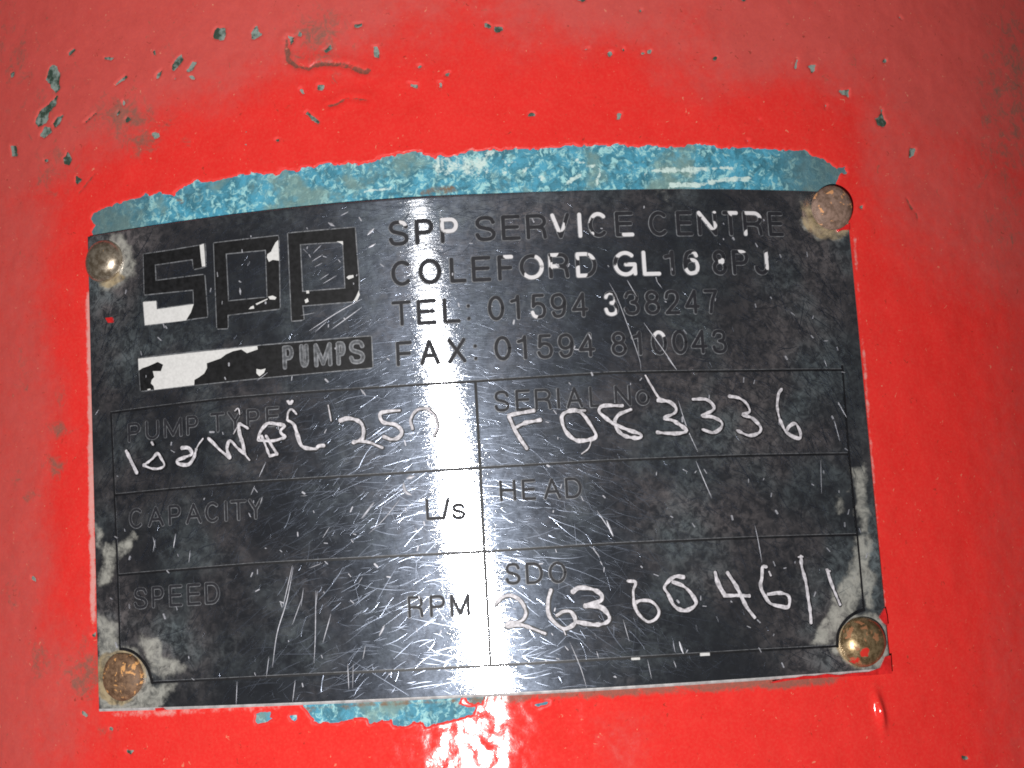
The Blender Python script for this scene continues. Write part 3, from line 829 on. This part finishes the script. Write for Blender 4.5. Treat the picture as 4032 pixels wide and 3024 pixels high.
text('field_name', it(B2, [('H', 1050, 1168, 872), ('E', 1212, 1312, 864), ('A', 1368, 1494, 858), ('D', 1526, 1646, 852)]), 82, 10.5, halo=4)
text('field_name', it(B2, [('S', 1092, 1200, 1478), ('D', 1240, 1364, 1474), ('O', 1406, 1534, 1468)]), 84, 10.5, halo=4)

# ---- flat shapes on the plate (traced outlines, filled)
from mathutils.geometry import tessellate_polygon
class Shapes:
    def __init__(s):
        s.V, s.F, s.mi = [], [], []
    def poly(s, outer, holes=(), h=0.0004, mi=0, thick=0.0):
        rings = [[tuple(q) for q in r] for r in ([outer] + list(holes))]
        dense = []
        for r in rings:                      # points every 12 px so the fill follows the curve
            d = []
            for i in range(len(r)):
                a, b = np.array(r[i]), np.array(r[(i + 1) % len(r)])
                m = max(1, int(np.hypot(*(b - a)) / 25))
                d += [tuple(a + (b - a) * t / m) for t in range(m)]
            dense.append(d)
        flat = [q for d in dense for q in d]
        UV = uv(flat)
        tri = tessellate_polygon([[Vector((x, y, 0)) for x, y in d] for d in dense])
        nring = len(flat)
        UV = [tuple(q) for q in UV]
        tri = [tuple(t) for t in tri]
        while True:                          # split until the fill follows the curve
            mid, out_, again = {}, [], False
            def mp(i, j):
                k = (min(i, j), max(i, j))
                if k not in mid:
                    a, b = UV[i], UV[j]
                    if math.hypot(a[0] - b[0], a[1] - b[1]) < 0.016:
                        mid[k] = None
                    else:
                        UV.append(((a[0] + b[0]) / 2, (a[1] + b[1]) / 2))
                        mid[k] = len(UV) - 1
                return mid[k]
            for a, b, c in tri:
                m = (mp(a, b), mp(b, c), mp(c, a))
                cnt = sum(x is not None for x in m)
                if cnt == 0:
                    out_.append((a, b, c)); continue
                again = True
                if cnt == 3:
                    out_ += [(a, m[0], m[2]), (m[0], b, m[1]), (m[2], m[1], c), (m[0], m[1], m[2])]
                    continue
                while m[0] is None or (cnt == 2 and m[2] is not None and m[0] is not None and m[1] is None):
                    a, b, c, m = b, c, a, (m[1], m[2], m[0])
                if cnt == 1:
                    out_ += [(a, m[0], c), (m[0], b, c)]
                else:                        # edges ab and bc are split
                    out_ += [(m[0], b, m[1]), (a, m[0], m[1]), (a, m[1], c)]
            tri = out_
            if not again:
                break
        UV = np.array(UV)
        b0 = len(s.V)
        hh = plate_h(UV[:, 0], UV[:, 1]) + h
        s.V += [tuple(v) for v in pt(UV[:, 0], UV[:, 1], hh)]
        for t in tri:
            a, b, c = [UV[k] for k in t]
            cr = (b[0] - a[0]) * (c[1] - a[1]) - (b[1] - a[1]) * (c[0] - a[0])
            s.F.append(tuple(b0 + k for k in (t if cr > 0 else t[::-1])))
            s.mi.append(mi)
        if thick:
            k0 = b0
            for d in dense:
                n = len(d)
                idx = list(range(k0, k0 + n))
                low = len(s.V)
                s.V += [tuple(v) for v in pt(UV[k0 - b0:k0 - b0 + n, 0], UV[k0 - b0:k0 - b0 + n, 1], hh[k0 - b0:k0 - b0 + n] - thick)]
                for i in range(n):
                    s.F.append((idx[i], idx[(i + 1) % n], low + (i + 1) % n, low + i))
                    s.mi.append(mi)
                k0 += n
    def build(s, name, mats, parent=None):
        return mesh(name, s.V, s.F, mats, parent or plate, smooth=False, midx=s.mi)

ol = Strokes()
def outline(pts, w=8):
    q = [tuple(p) for p in pts]
    ol.add(uv(q + q[:1]), w / 3020.0, 0.00016, 0, step=.004)
MB_ = [M['black'], M['bare'], M['edge']]
lg = Shapes()
lg.poly(A4([(508, 378), (700, 350), (912, 315), (950, 300), (955, 465), (868, 485), (862, 412), (588, 452), (592, 570), (945, 525), (965, 828), (515, 890), (503, 722), (598, 715), (602, 775), (868, 738), (866, 632), (512, 668)]), h=.0006)
lg.poly(A4([(503, 722), (598, 715), (602, 775), (868, 738), (855, 775), (846, 800), (828, 828), (812, 855), (515, 890)]), h=.00095, mi=1)
lg.poly(A4([(914, 312), (945, 302), (950, 380), (954, 465), (930, 467), (922, 400)]), h=.00095, mi=1)
lg.build('logo_letter', MB_)
lg = Shapes()
lg.poly(A4([(1015, 298), (1480, 245), (1488, 770), (1110, 815), (1112, 912), (1035, 915)]), [A4([(1100, 372), (1115, 718), (1400, 690), (1390, 345)])], h=.0006)
lg.poly(A4([(1480, 275), (1486, 425), (1440, 418), (1412, 433), (1398, 400), (1402, 378), (1428, 360), (1442, 330), (1460, 295)]), h=.00095, mi=1)
lg.poly(A4([(1405, 685), (1438, 676), (1466, 690), (1455, 706), (1418, 704)]), h=.00095, mi=1)
lg.poly(A4([(1265, 775), (1280, 757), (1300, 748), (1305, 770)]), h=.00095, mi=1)
lg.poly(A4([(1315, 735), (1400, 698), (1402, 704), (1322, 745)]), h=.00095, mi=1)
lg.build('logo_letter', MB_)
lg = Shapes()
lg.poly(A4([(1550, 228), (2030, 185), (2042, 360), (2056, 540), (2058, 640), (2018, 718), (1650, 748), (1660, 850), (1575, 858)]), [A4([(1635, 305), (1650, 650), (1962, 625), (1945, 285)])], h=.0006)
lg.poly(A4([(1970, 545), (1985, 532), (2020, 528), (2022, 545), (1985, 560)]), h=.00095, mi=1)
lg.poly(A4([(1680, 640), (1700, 640), (1702, 660), (1682, 662)]), h=.00095, mi=1)
lg.poly(A4([(1668, 708), (1690, 695), (1698, 720), (1675, 732)]), h=.00095, mi=1)
lg.poly(A4([(1900, 285), (1945, 284), (1947, 312), (1930, 300)]), h=.00095, mi=1)
lg.poly(A4([(2058, 640), (2066, 670), (2045, 715), (2018, 718), (2040, 685)]), h=.00095, mi=1)
lg.build('logo_letter', MB_)
bar = Shapes()
bar.poly(A4([(465, 1130), (1325, 1040), (2145, 970), (2155, 1195), (1300, 1275), (480, 1365)]), h=.0006)
bar.poly(A4([(465, 1132), (900, 1084), (1325, 1040), (1328, 1065), (1250, 1092), (1210, 1065), (1150, 1078), (1100, 1100), (1060, 1130), (960, 1165), (962, 1200), (940, 1240), (900, 1268), (870, 1285), (868, 1322), (580, 1357), (575, 1330), (555, 1310), (562, 1285), (580, 1265), (570, 1222), (628, 1222), (645, 1175), (605, 1155), (540, 1185), (495, 1200), (468, 1218)]), h=.00095, mi=1)
bar.poly(A4([(1318, 1206), (1350, 1212), (1385, 1203), (1372, 1235), (1340, 1260), (1318, 1238)]), h=.00095, mi=1)
bar.poly(A4([(530, 1352), (552, 1348), (552, 1358), (532, 1362)]), h=.00095, mi=1)
outline(A4([(508, 378), (700, 350), (912, 315), (950, 300), (955, 465), (868, 485), (862, 412), (588, 452), (592, 570), (945, 525), (965, 828), (515, 890), (503, 722), (598, 715), (602, 775), (868, 738), (866, 632), (512, 668)]))
outline(A4([(1015, 298), (1480, 245), (1488, 770), (1110, 815), (1112, 912), (1035, 915)]))
outline(A4([(1100, 372), (1115, 718), (1400, 690), (1390, 345)]))
outline(A4([(1550, 228), (2030, 185), (2042, 360), (2056, 540), (2058, 640), (2018, 718), (1650, 748), (1660, 850), (1575, 858)]))
outline(A4([(1635, 305), (1650, 650), (1962, 625), (1945, 285)]))
outline(A4([(465, 1130), (1325, 1040), (2145, 970), (2155, 1195), (1300, 1275), (480, 1365)]))
bar_o = bar.build('logo_bar', MB_)
ol.build('etched_outline', [M['edge']])
ks = Strokes()
kx = 1 / 3020.0
for (c, a, b, y) in it(A4, [('P', 1508, 1592, 1210), ('U', 1632, 1700, 1200), ('M', 1735, 1868, 1192), ('P', 1896, 1968, 1182), ('S', 1988, 2106, 1172)]):
    ua, ub = uv([(a, y), (b, y)])[:, 0]
    z0 = uv([((a + b) / 2, y)])[0, 1]
    h_, w_ = 90 * kx, 17 * kx
    for st in GL[c]:
        st = np.array(st, float)
        ks.add(np.stack([ua + w_ / 2 + st[:, 0] * (ub - ua - w_), z0 + w_ / 2 + st[:, 1] * (h_ - w_)], 1), w_, 0.0010, 0)
        ks.add(np.stack([ua + w_ / 2 + st[:, 0] * (ub - ua - w_), z0 + w_ / 2 + st[:, 1] * (h_ - w_)], 1), w_ * 0.45, 0.0014, 1)
ks.build('bar_lettering', [M['edge'], M['dim']])

# ---- ruled table
tb = Strokes()
def rule(pts, w=8.0, halo=True, sm_=False):
    P = uv(pts)
    if sm_:
        P = smooth_curve(P)
    if halo:
        tb.add(P + np.array((0.8, 2.2)) * kx, w * 0.9 * kx, 0.00016, 1, step=0.004)
    tb.add(P, w * kx, 0.00052, 0, step=0.004)
rule([(444, 1627), (908, 1570), (1500, 1527), (1872, 1503), (2400, 1469), (2888, 1461), (3320, 1457)])
rule([(455, 1950), (1005, 1899), (1500, 1869), (1891, 1843), (2400, 1815), (2943, 1795), (3341, 1788)])
rule([(466, 2265), (1005, 2221), (1500, 2194), (1907, 2173), (2400, 2143), (2943, 2119), (3371, 2106)])
rule([(597, 2688), (1200, 2658), (1851, 2626), (2400, 2595), (2942, 2563), (3290, 2544)])
rule([(444, 1627), (455, 1950), (465, 2262), (472, 2555)])
rule([(1872, 1503), (1891, 1843), (1907, 2173), (1932, 2618)], 10)
rule([(3317, 1440), (3341, 1788), (3371, 2106), (3395, 2401)])
rule(B4([(870, 795), (905, 798), (960, 816), (1010, 855), (1060, 920), (1085, 985), (1100, 1040)]), 11, False, True)
rule(B6([(1835, 510), (1780, 530), (1720, 570), (1670, 630), (1645, 690), (1640, 775)]), 12, False, True)
tb.build('ruled_table', [M['line'], M['edge']])
dash = Shapes()
dash.poly(B6([(152, 858), (215, 855), (216, 872), (154, 875)]), h=.0010)
dash.poly(B6([(648, 824), (718, 821), (720, 842), (650, 846)]), h=.0010)
dash.build('bare_dash', [M['bare']])

# ---- hand-scribed entries
def hand(rows):
    ks = Strokes()
    for f, pts, w in rows:
        P = smooth_curve(uv(f(pts)), 7)
        j = np.cumsum(rng.normal(0, 1, (len(P), 2)), 0) * 0.00008
        ks.add(P + j - np.linspace(0, 1, len(P))[:, None] * j[-1], w * 0.9 * kx, 0.0011, wob=0.42)
        off = rng.normal(0, 0.0006, 2)
        ks.add(P + np.array((1.6, -1.6)) * kx, (w + 5) * kx, 0.0007, 1)  # dark offset under-stroke: groove shadow painted in
        if rng.random() < .45:
            ks.add(P[:max(2, int(len(P) * .7))] + off, w * 0.45 * kx, 0.0012, wob=0.4)
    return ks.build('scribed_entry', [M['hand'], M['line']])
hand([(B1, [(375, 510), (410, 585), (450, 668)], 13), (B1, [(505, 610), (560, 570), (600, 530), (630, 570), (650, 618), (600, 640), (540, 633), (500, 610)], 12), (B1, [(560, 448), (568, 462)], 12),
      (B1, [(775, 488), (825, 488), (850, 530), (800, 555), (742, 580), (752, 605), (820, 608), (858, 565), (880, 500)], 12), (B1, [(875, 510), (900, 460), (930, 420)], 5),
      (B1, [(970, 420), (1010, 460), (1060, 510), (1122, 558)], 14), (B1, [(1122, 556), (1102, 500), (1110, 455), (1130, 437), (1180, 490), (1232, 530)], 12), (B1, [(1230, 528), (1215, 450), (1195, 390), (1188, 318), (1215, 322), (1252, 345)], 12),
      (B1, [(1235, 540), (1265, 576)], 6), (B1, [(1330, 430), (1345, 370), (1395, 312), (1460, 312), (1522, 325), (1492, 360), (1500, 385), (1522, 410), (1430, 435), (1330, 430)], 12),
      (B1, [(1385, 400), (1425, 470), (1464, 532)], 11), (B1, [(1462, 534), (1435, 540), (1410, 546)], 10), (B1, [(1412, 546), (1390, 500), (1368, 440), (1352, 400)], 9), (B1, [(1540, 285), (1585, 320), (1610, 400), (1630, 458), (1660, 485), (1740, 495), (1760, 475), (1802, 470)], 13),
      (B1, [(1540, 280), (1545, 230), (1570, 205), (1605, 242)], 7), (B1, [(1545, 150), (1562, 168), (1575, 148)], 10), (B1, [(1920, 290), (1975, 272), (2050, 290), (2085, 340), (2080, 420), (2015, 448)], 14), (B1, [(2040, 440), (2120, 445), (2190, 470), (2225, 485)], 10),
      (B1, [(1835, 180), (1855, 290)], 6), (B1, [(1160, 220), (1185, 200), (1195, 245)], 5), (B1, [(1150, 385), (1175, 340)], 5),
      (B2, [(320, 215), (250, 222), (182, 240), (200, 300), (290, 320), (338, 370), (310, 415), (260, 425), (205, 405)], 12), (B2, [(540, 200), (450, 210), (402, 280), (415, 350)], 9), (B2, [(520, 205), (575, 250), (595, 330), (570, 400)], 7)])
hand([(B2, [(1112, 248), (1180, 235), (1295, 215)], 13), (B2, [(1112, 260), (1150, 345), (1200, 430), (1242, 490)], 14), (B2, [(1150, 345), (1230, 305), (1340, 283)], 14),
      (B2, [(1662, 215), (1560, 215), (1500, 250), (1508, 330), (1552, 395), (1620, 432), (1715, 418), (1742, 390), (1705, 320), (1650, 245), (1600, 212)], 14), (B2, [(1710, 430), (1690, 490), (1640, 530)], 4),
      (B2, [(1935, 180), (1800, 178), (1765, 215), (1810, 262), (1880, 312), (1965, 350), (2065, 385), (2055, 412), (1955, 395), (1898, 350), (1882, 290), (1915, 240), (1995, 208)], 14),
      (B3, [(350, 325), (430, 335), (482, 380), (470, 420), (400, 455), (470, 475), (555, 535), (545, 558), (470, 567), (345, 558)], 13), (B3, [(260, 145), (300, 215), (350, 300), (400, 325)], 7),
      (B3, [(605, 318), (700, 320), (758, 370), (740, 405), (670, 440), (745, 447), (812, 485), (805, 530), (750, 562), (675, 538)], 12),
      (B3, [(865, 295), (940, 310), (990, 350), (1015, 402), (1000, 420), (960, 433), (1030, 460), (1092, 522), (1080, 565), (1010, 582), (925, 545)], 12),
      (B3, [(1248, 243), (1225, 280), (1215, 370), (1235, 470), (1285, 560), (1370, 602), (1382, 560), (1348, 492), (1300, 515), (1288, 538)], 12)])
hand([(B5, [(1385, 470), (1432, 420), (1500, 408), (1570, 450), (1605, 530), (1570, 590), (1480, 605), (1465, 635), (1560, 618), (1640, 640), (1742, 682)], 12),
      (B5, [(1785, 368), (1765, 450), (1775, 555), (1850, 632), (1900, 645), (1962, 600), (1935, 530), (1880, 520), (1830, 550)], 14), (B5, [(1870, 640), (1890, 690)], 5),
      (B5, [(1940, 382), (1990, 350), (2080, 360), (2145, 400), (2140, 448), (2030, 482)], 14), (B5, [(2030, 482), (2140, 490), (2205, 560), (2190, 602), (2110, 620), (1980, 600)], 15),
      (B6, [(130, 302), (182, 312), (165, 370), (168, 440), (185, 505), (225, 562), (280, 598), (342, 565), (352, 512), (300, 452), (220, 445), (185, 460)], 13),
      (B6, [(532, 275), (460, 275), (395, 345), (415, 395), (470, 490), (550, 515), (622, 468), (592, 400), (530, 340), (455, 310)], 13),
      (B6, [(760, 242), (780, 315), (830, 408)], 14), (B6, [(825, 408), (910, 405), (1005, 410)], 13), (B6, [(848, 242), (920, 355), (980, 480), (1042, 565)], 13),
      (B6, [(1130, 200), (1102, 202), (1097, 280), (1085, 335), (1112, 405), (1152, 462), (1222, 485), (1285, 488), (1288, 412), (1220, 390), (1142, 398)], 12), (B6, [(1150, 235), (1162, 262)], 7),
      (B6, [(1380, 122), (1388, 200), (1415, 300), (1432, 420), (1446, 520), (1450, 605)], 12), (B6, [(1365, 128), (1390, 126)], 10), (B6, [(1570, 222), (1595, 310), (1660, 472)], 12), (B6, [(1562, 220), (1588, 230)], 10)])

# ---- wear: fine scratches of every direction, which catch the flash where they face it
sc = Strokes()
rr = np.random.default_rng(21)
NS = 11000
cx_ = rr.uniform(-.495, .495, NS)
cz_ = rr.uniform(-.295, .295, NS)
coated = masked(pix(pt(cx_, cz_, 0 * cx_)), residue_polys, 0) > -25
for k in range(NS):
    a = rr.normal(-2.0 * cx_[k], .34) if rr.random() < .86 else rr.uniform(0, math.pi)
    L = min(0.11, 0.006 + rr.exponential(0.012) + (rr.random() < .06) * rr.uniform(.02, .07))
    bend = rr.normal(0, 0.22) * L
    t = np.linspace(-.5, .5, 5)
    x = cx_[k] + math.cos(a) * L * t - math.sin(a) * bend * (t * t - .08)
    z = cz_[k] + math.sin(a) * L * t + math.cos(a) * bend * (t * t - .08)
    if np.abs(x).max() > .495 or np.abs(z).max() > .296 or coated[k] or (cz_[k] < -.10 and rr.random() < .45):
        continue
    w = rr.choice([0.0003, 0.0005, 0.0007, 0.0011], p=[.45, .36, .15, .04])
    sc.add(np.stack([x, z], 1), w, 0.00008, 0, crown=w * rr.uniform(.003, .04), taper=True, step=max(L / 5, .004))
sc.build('fine_scratches', [M['scr']], kind='stuff')
gs = Strokes()
for f, pts, w in ((A6, [(0, 760), (70, 900), (210, 1290), (230, 1400)], 5), (A6, [(130, 740), (200, 860)], 5), (A6, [(250, 1050), (420, 1290), (490, 1395)], 5), (A6, [(340, 740), (385, 800)], 4), (B3, [(420, 10), (490, 105)], 6), (B3, [(625, 765), (690, 920), (740, 1035)], 6),
                  (B3, [(1050, 1230), (1075, 1350), (1100, 1500)], 4), (B3, [(500, 330), (560, 520), (640, 700)], 5), (B3, [(1660, 340), (1720, 450)], 5), (B3, [(1630, 470), (1670, 620)], 4), (B3, [(1530, 760), (1535, 1000)], 3), (B3, [(1560, 30), (1580, 80)], 4),
                  (B4, [(2130, 200), (2080, 450), (2010, 680), (1975, 930)], 7), (B4, [(2190, 430), (2120, 620)], 5), (B4, [(1270, 0), (1262, 60)], 5), (B4, [(1130, 0), (1115, 90)], 4), (B4, [(1950, 850), (1930, 1000)], 4), (B4, [(1718, 1030), (1710, 1200)], 4), (B4, [(2140, 1020), (2120, 1180)], 5),
                  (B5, [(80, 370), (75, 700), (65, 900)], 6), (B5, [(190, 540), (130, 750)], 7), (B5, [(310, 900), (318, 1090)], 7), (B5, [(350, 900), (345, 1080)], 4), (B5, [(580, 620), (540, 700)], 10), (B5, [(1920, 740), (2000, 930), (2045, 1080)], 6), (B5, [(2090, 60), (2140, 130)], 7), (B5, [(420, 270), (390, 320)], 6), (B5, [(440, 770), (420, 870)], 6), (B5, [(2100, 680), (2115, 720)], 8), (B5, [(2115, 810), (2130, 860)], 8),
                  (B6, [(95, 580), (140, 740)], 5), (B6, [(500, 740), (530, 830)], 9), (B6, [(270, 870), (300, 1010)], 4), (B6, [(460, 880), (478, 930)], 7), (B6, [(455, 740), (470, 820)], 4), (B6, [(770, 560), (785, 600)], 6), (B6, [(620, 620), (630, 660)], 5),
                  (B2, [(140, 880), (50, 1000)], 6), (B2, [(330, 850), (210, 1000), (95, 1110)], 6), (B2, [(1750, 940), (1870, 1120)], 7), (B2, [(1820, 1010), (1868, 1130)], 9), (B2, [(1710, 1200), (1770, 1280)], 7), (B2, [(1770, 760), (1800, 790)], 6), (B2, [(40, 60), (80, 110)], 10), (B2, [(350, 740), (360, 800), (410, 830)], 16), (B2, [(370, 710), (430, 690)], 20),
                  (B1, [(150, 250), (175, 210)], 5), (B1, [(560, 1130), (580, 1210)], 5), (B1, [(710, 1210), (725, 1110)], 6), (B1, [(2070, 1000), (2160, 880)], 7), (B1, [(1790, 1140), (1840, 1060)], 5), (B1, [(1690, 1360), (1790, 1320)], 5), (B1, [(1500, 1640), (1570, 1340)], 6), (B1, [(1630, 1640), (1650, 1500)], 4), (B1, [(1330, 700), (1380, 590)], 5), (B1, [(1270, 830), (1300, 760)], 4), (B1, [(1340, 890), (1355, 840)], 7), (B1, [(820, 1320), (830, 1230)], 4), (B1, [(1630, 835), (1680, 832)], 5), (B1, [(1740, 1640), (1750, 1520)], 4),
                  (A4, [(1930, 100), (1985, 70)], 8), (A4, [(1840, 150), (1885, 175)], 13), (A4, [(1700, 930), (1900, 800), (2080, 700)], 8), (A4, [(1860, 920), (2080, 760)], 7), (A4, [(1740, 940), (1830, 860)], 5), (A4, [(2120, 240), (2170, 190)], 13), (A4, [(2130, 330), (2180, 300)], 10), (A4, [(1640, 820), (1740, 800)], 4), (A4, [(1200, 620), (1205, 670)], 10), (A4, [(1255, 460), (1275, 430)], 7), (A4, [(1660, 340), (1690, 370)], 10), (A4, [(1720, 430), (1800, 380)], 5), (A4, [(1740, 470), (1795, 440)], 5), (A4, [(1780, 560), (1840, 520)], 5), (A4, [(1800, 590), (1900, 530)], 5), (A4, [(1730, 370), (1790, 310)], 5), (A4, [(1320, 1290), (1400, 1230)], 5),
                  (A6, [(1225, 600), (1215, 610)], 7), (A6, [(1160, 555), (1155, 600)], 6)):
    gs.add(smooth_curve(uv(f(pts)), 5), w * (0.48 if w < 9 else 0.85) * kx, 0.0006, 0, taper=True, crown=w * kx * 0.1, step=0.004)
for k in range(220):     # nicks
    u0, z0 = rr.uniform(-.48, .48), rr.uniform(-.29, .28)
    a = rr.normal(1.9, .6)
    L = rr.uniform(.0012, .006)
    gs.add([(u0, z0), (u0 + math.cos(a) * L, z0 + math.sin(a) * L)], rr.choice([.0009, .0014, .0022], p=[.6, .3, .1]), 0.0006, 0, step=.004)
gs.build('deep_scratches', [M['gouge']], kind='stuff')

# ---- red paint slopped over the plate's edges
for poly in (B6([(1160, 1035), (1240, 1012), (1330, 1005), (1390, 990), (1470, 990), (1560, 975), (1640, 985), (1740, 970), (1860, 962), (1950, 930), (1985, 850), (2022, 840), (2030, 972), (1900, 984), (1600, 998), (1300, 1020), (1170, 1042)]),
             B6([(1945, 565), (1985, 500), (1998, 560), (2004, 625), (1975, 605)]),
             Z7([(585, 655), (620, 640), (660, 630), (700, 615), (703, 670), (640, 672), (600, 690)]),
             A4([(232, 838), (280, 832), (288, 870), (250, 872)]),
             B4([(1120, 1228), (1180, 1222), (1195, 1238), (1130, 1246)])):
    sp = Shapes()
    sp.poly(poly, h=.0016, thick=.0018)
    sp.build('paint_splash', [M['splash']])

# ------------------------------------------------------------------ rivets
def mat_rivet(name, c1, c2, fleck, metal, rough, flk=0.62, red=None):
    m, nt, out = new_mat(name)
    n = N(nt)
    a = n.noise(1100, 5, 0.7)
    b = n.noise(800, 3, 0.6, dist=0.5)
    col = n.mix(n.ramp(a, 0.35, 0.65), c1, c2)
    f = n.ramp(b, flk, flk + 0.05)
    col = n.mix(f, col, fleck)
    met = n.math('MULTIPLY', n.math('SUBTRACT', 1.0, f), metal)
    for (x, y, z, r) in (red or ()):
        d = n.node('ShaderNodeVectorMath', operation='DISTANCE')
        n.link(n.coord(), d.inputs[0])
        d.inputs[1].default_value = (x, y, z)
        k = n.ramp(n.math('ADD', d.outputs['Value'], n.math('MULTIPLY', n.math('SUBTRACT', a, 0.5), r * 1.2)), r, r * 0.8)
        col = n.mix(k, col, (0.62, 0.03, 0.02))
        met = n.math('MULTIPLY', met, n.math('SUBTRACT', 1.0, k))
    p = n.bsdf(Base_Color=col, Metallic=met, Roughness=n.ramp(a, 0.3, 0.7, rough * 0.8, rough * 1.25), Normal=n.bump(a, 0.00007, 1.0 if rough > .4 else 0.35))
    n.link(p.outputs[0], out.inputs[0])
    return m

def rivet(key, label, mat, hh, seed, lift=0.0):
    x, y, rp = RIV[key]
    u, z = uv([(x, y)], 0.008)[0]
    r = rp / 3040.0
    loc = pt(u, z, plate_h(np.array([u]), np.array([z]))[0])
    o = empty('rivet', tuple(loc), label, 'rivet', 'rivets in the corners of the nameplate')
    th = u / RAD
    nrm = np.array([math.sin(th), -math.cos(th), 0.0])
    tx = np.array([math.cos(th), math.sin(th), 0.0])
    tz = np.array([0, 0, 1.0])
    R_ = random.Random(seed)
    prof = [(0.80, -0.10), (0.97, -0.06), (1.0, 0.02), (0.995, 0.10)] + [(math.cos(a) * 0.99, 0.10 + (hh - 0.10) * math.sin(a)) for a in np.linspace(0.12, math.pi / 2 - 0.08, 12)]
    n = 48
    V, F = [], []
    rr2 = np.array([[R_.gauss(0, 1) for _ in range(4)] for _ in range(2)])
    for (pr, ph) in prof:
        for i in range(n):
            a = 2 * math.pi * i / n
            k = 1 + 0.012 * (rr2[0, 0] * math.sin(2 * a) + rr2[0, 1] * math.cos(3 * a) + rr2[0, 2] * math.sin(5 * a))
            V.append(loc + S * (tx * (pr * r * k * math.cos(a)) + tz * (pr * r * k * math.sin(a)) + nrm * (ph * r + lift)))
    for j in range(len(prof) - 1):
        for i in range(n):
            F.append((j * n + i, j * n + (i + 1) % n, (j + 1) * n + (i + 1) % n, (j + 1) * n + i))
    V.append(loc + S * nrm * (hh * r + lift))
    c = len(V) - 1
    j = len(prof) - 1
    for i in range(n):
        F.append((j * n + i, j * n + (i + 1) % n, c))
    mesh('rivet_head', V, F, mat, o)
    # shank through the sheet
    V, F = [], []
    for d in (-0.012, 0.001):
        for i in range(24):
            a = 2 * math.pi * i / 24
            V.append(loc + S * (tx * .55 * r * math.cos(a) + tz * .55 * r * math.sin(a) + nrm * d))
    for i in range(24):
        F.append((i, (i + 1) % 24, 24 + (i + 1) % 24, 24 + i))
    mesh('shank', V, F, mat, o)
    return o

RS = 0.0275 * S
rivet('tl', 'smooth shiny bronze dome rivet beside the large black logo', mat_rivet('dark_bronze', (0.28, 0.215, 0.15), (0.56, 0.48, 0.38), (0.45, 0.28, 0.13), 0.75, 0.33, 0.64), 0.62, 1)
rivet('tr', 'dull brown rivet standing proud, at the right end of the blue paint strip', mat_rivet('rust_brown', (0.17, 0.105, 0.075), (0.34, 0.22, 0.17), (0.78, 0.38, 0.17), 0.1, 0.6, 0.60), 0.42, 2, 0.010)
rivet('bl', 'dark rusty rivet flecked with orange, below the SPEED box', mat_rivet('rust_dark', (0.11, 0.06, 0.035), (0.26, 0.15, 0.085), (0.72, 0.36, 0.13), 0.1, 0.6, 0.565), 0.45, 3)
rivet('br', 'golden brass dome rivet splashed with red paint, below the last scribed digit', mat_rivet('brass', (0.22, 0.145, 0.07), (0.50, 0.36, 0.20), (0.36, 0.16, 0.08), 0.7, 0.34, 0.57,
      [(-0.0002 + 0.0001, -0.0019, -0.00125, 0.00075), (-0.0013, -0.0012, -0.0019, 0.0009)]), 0.66, 4)
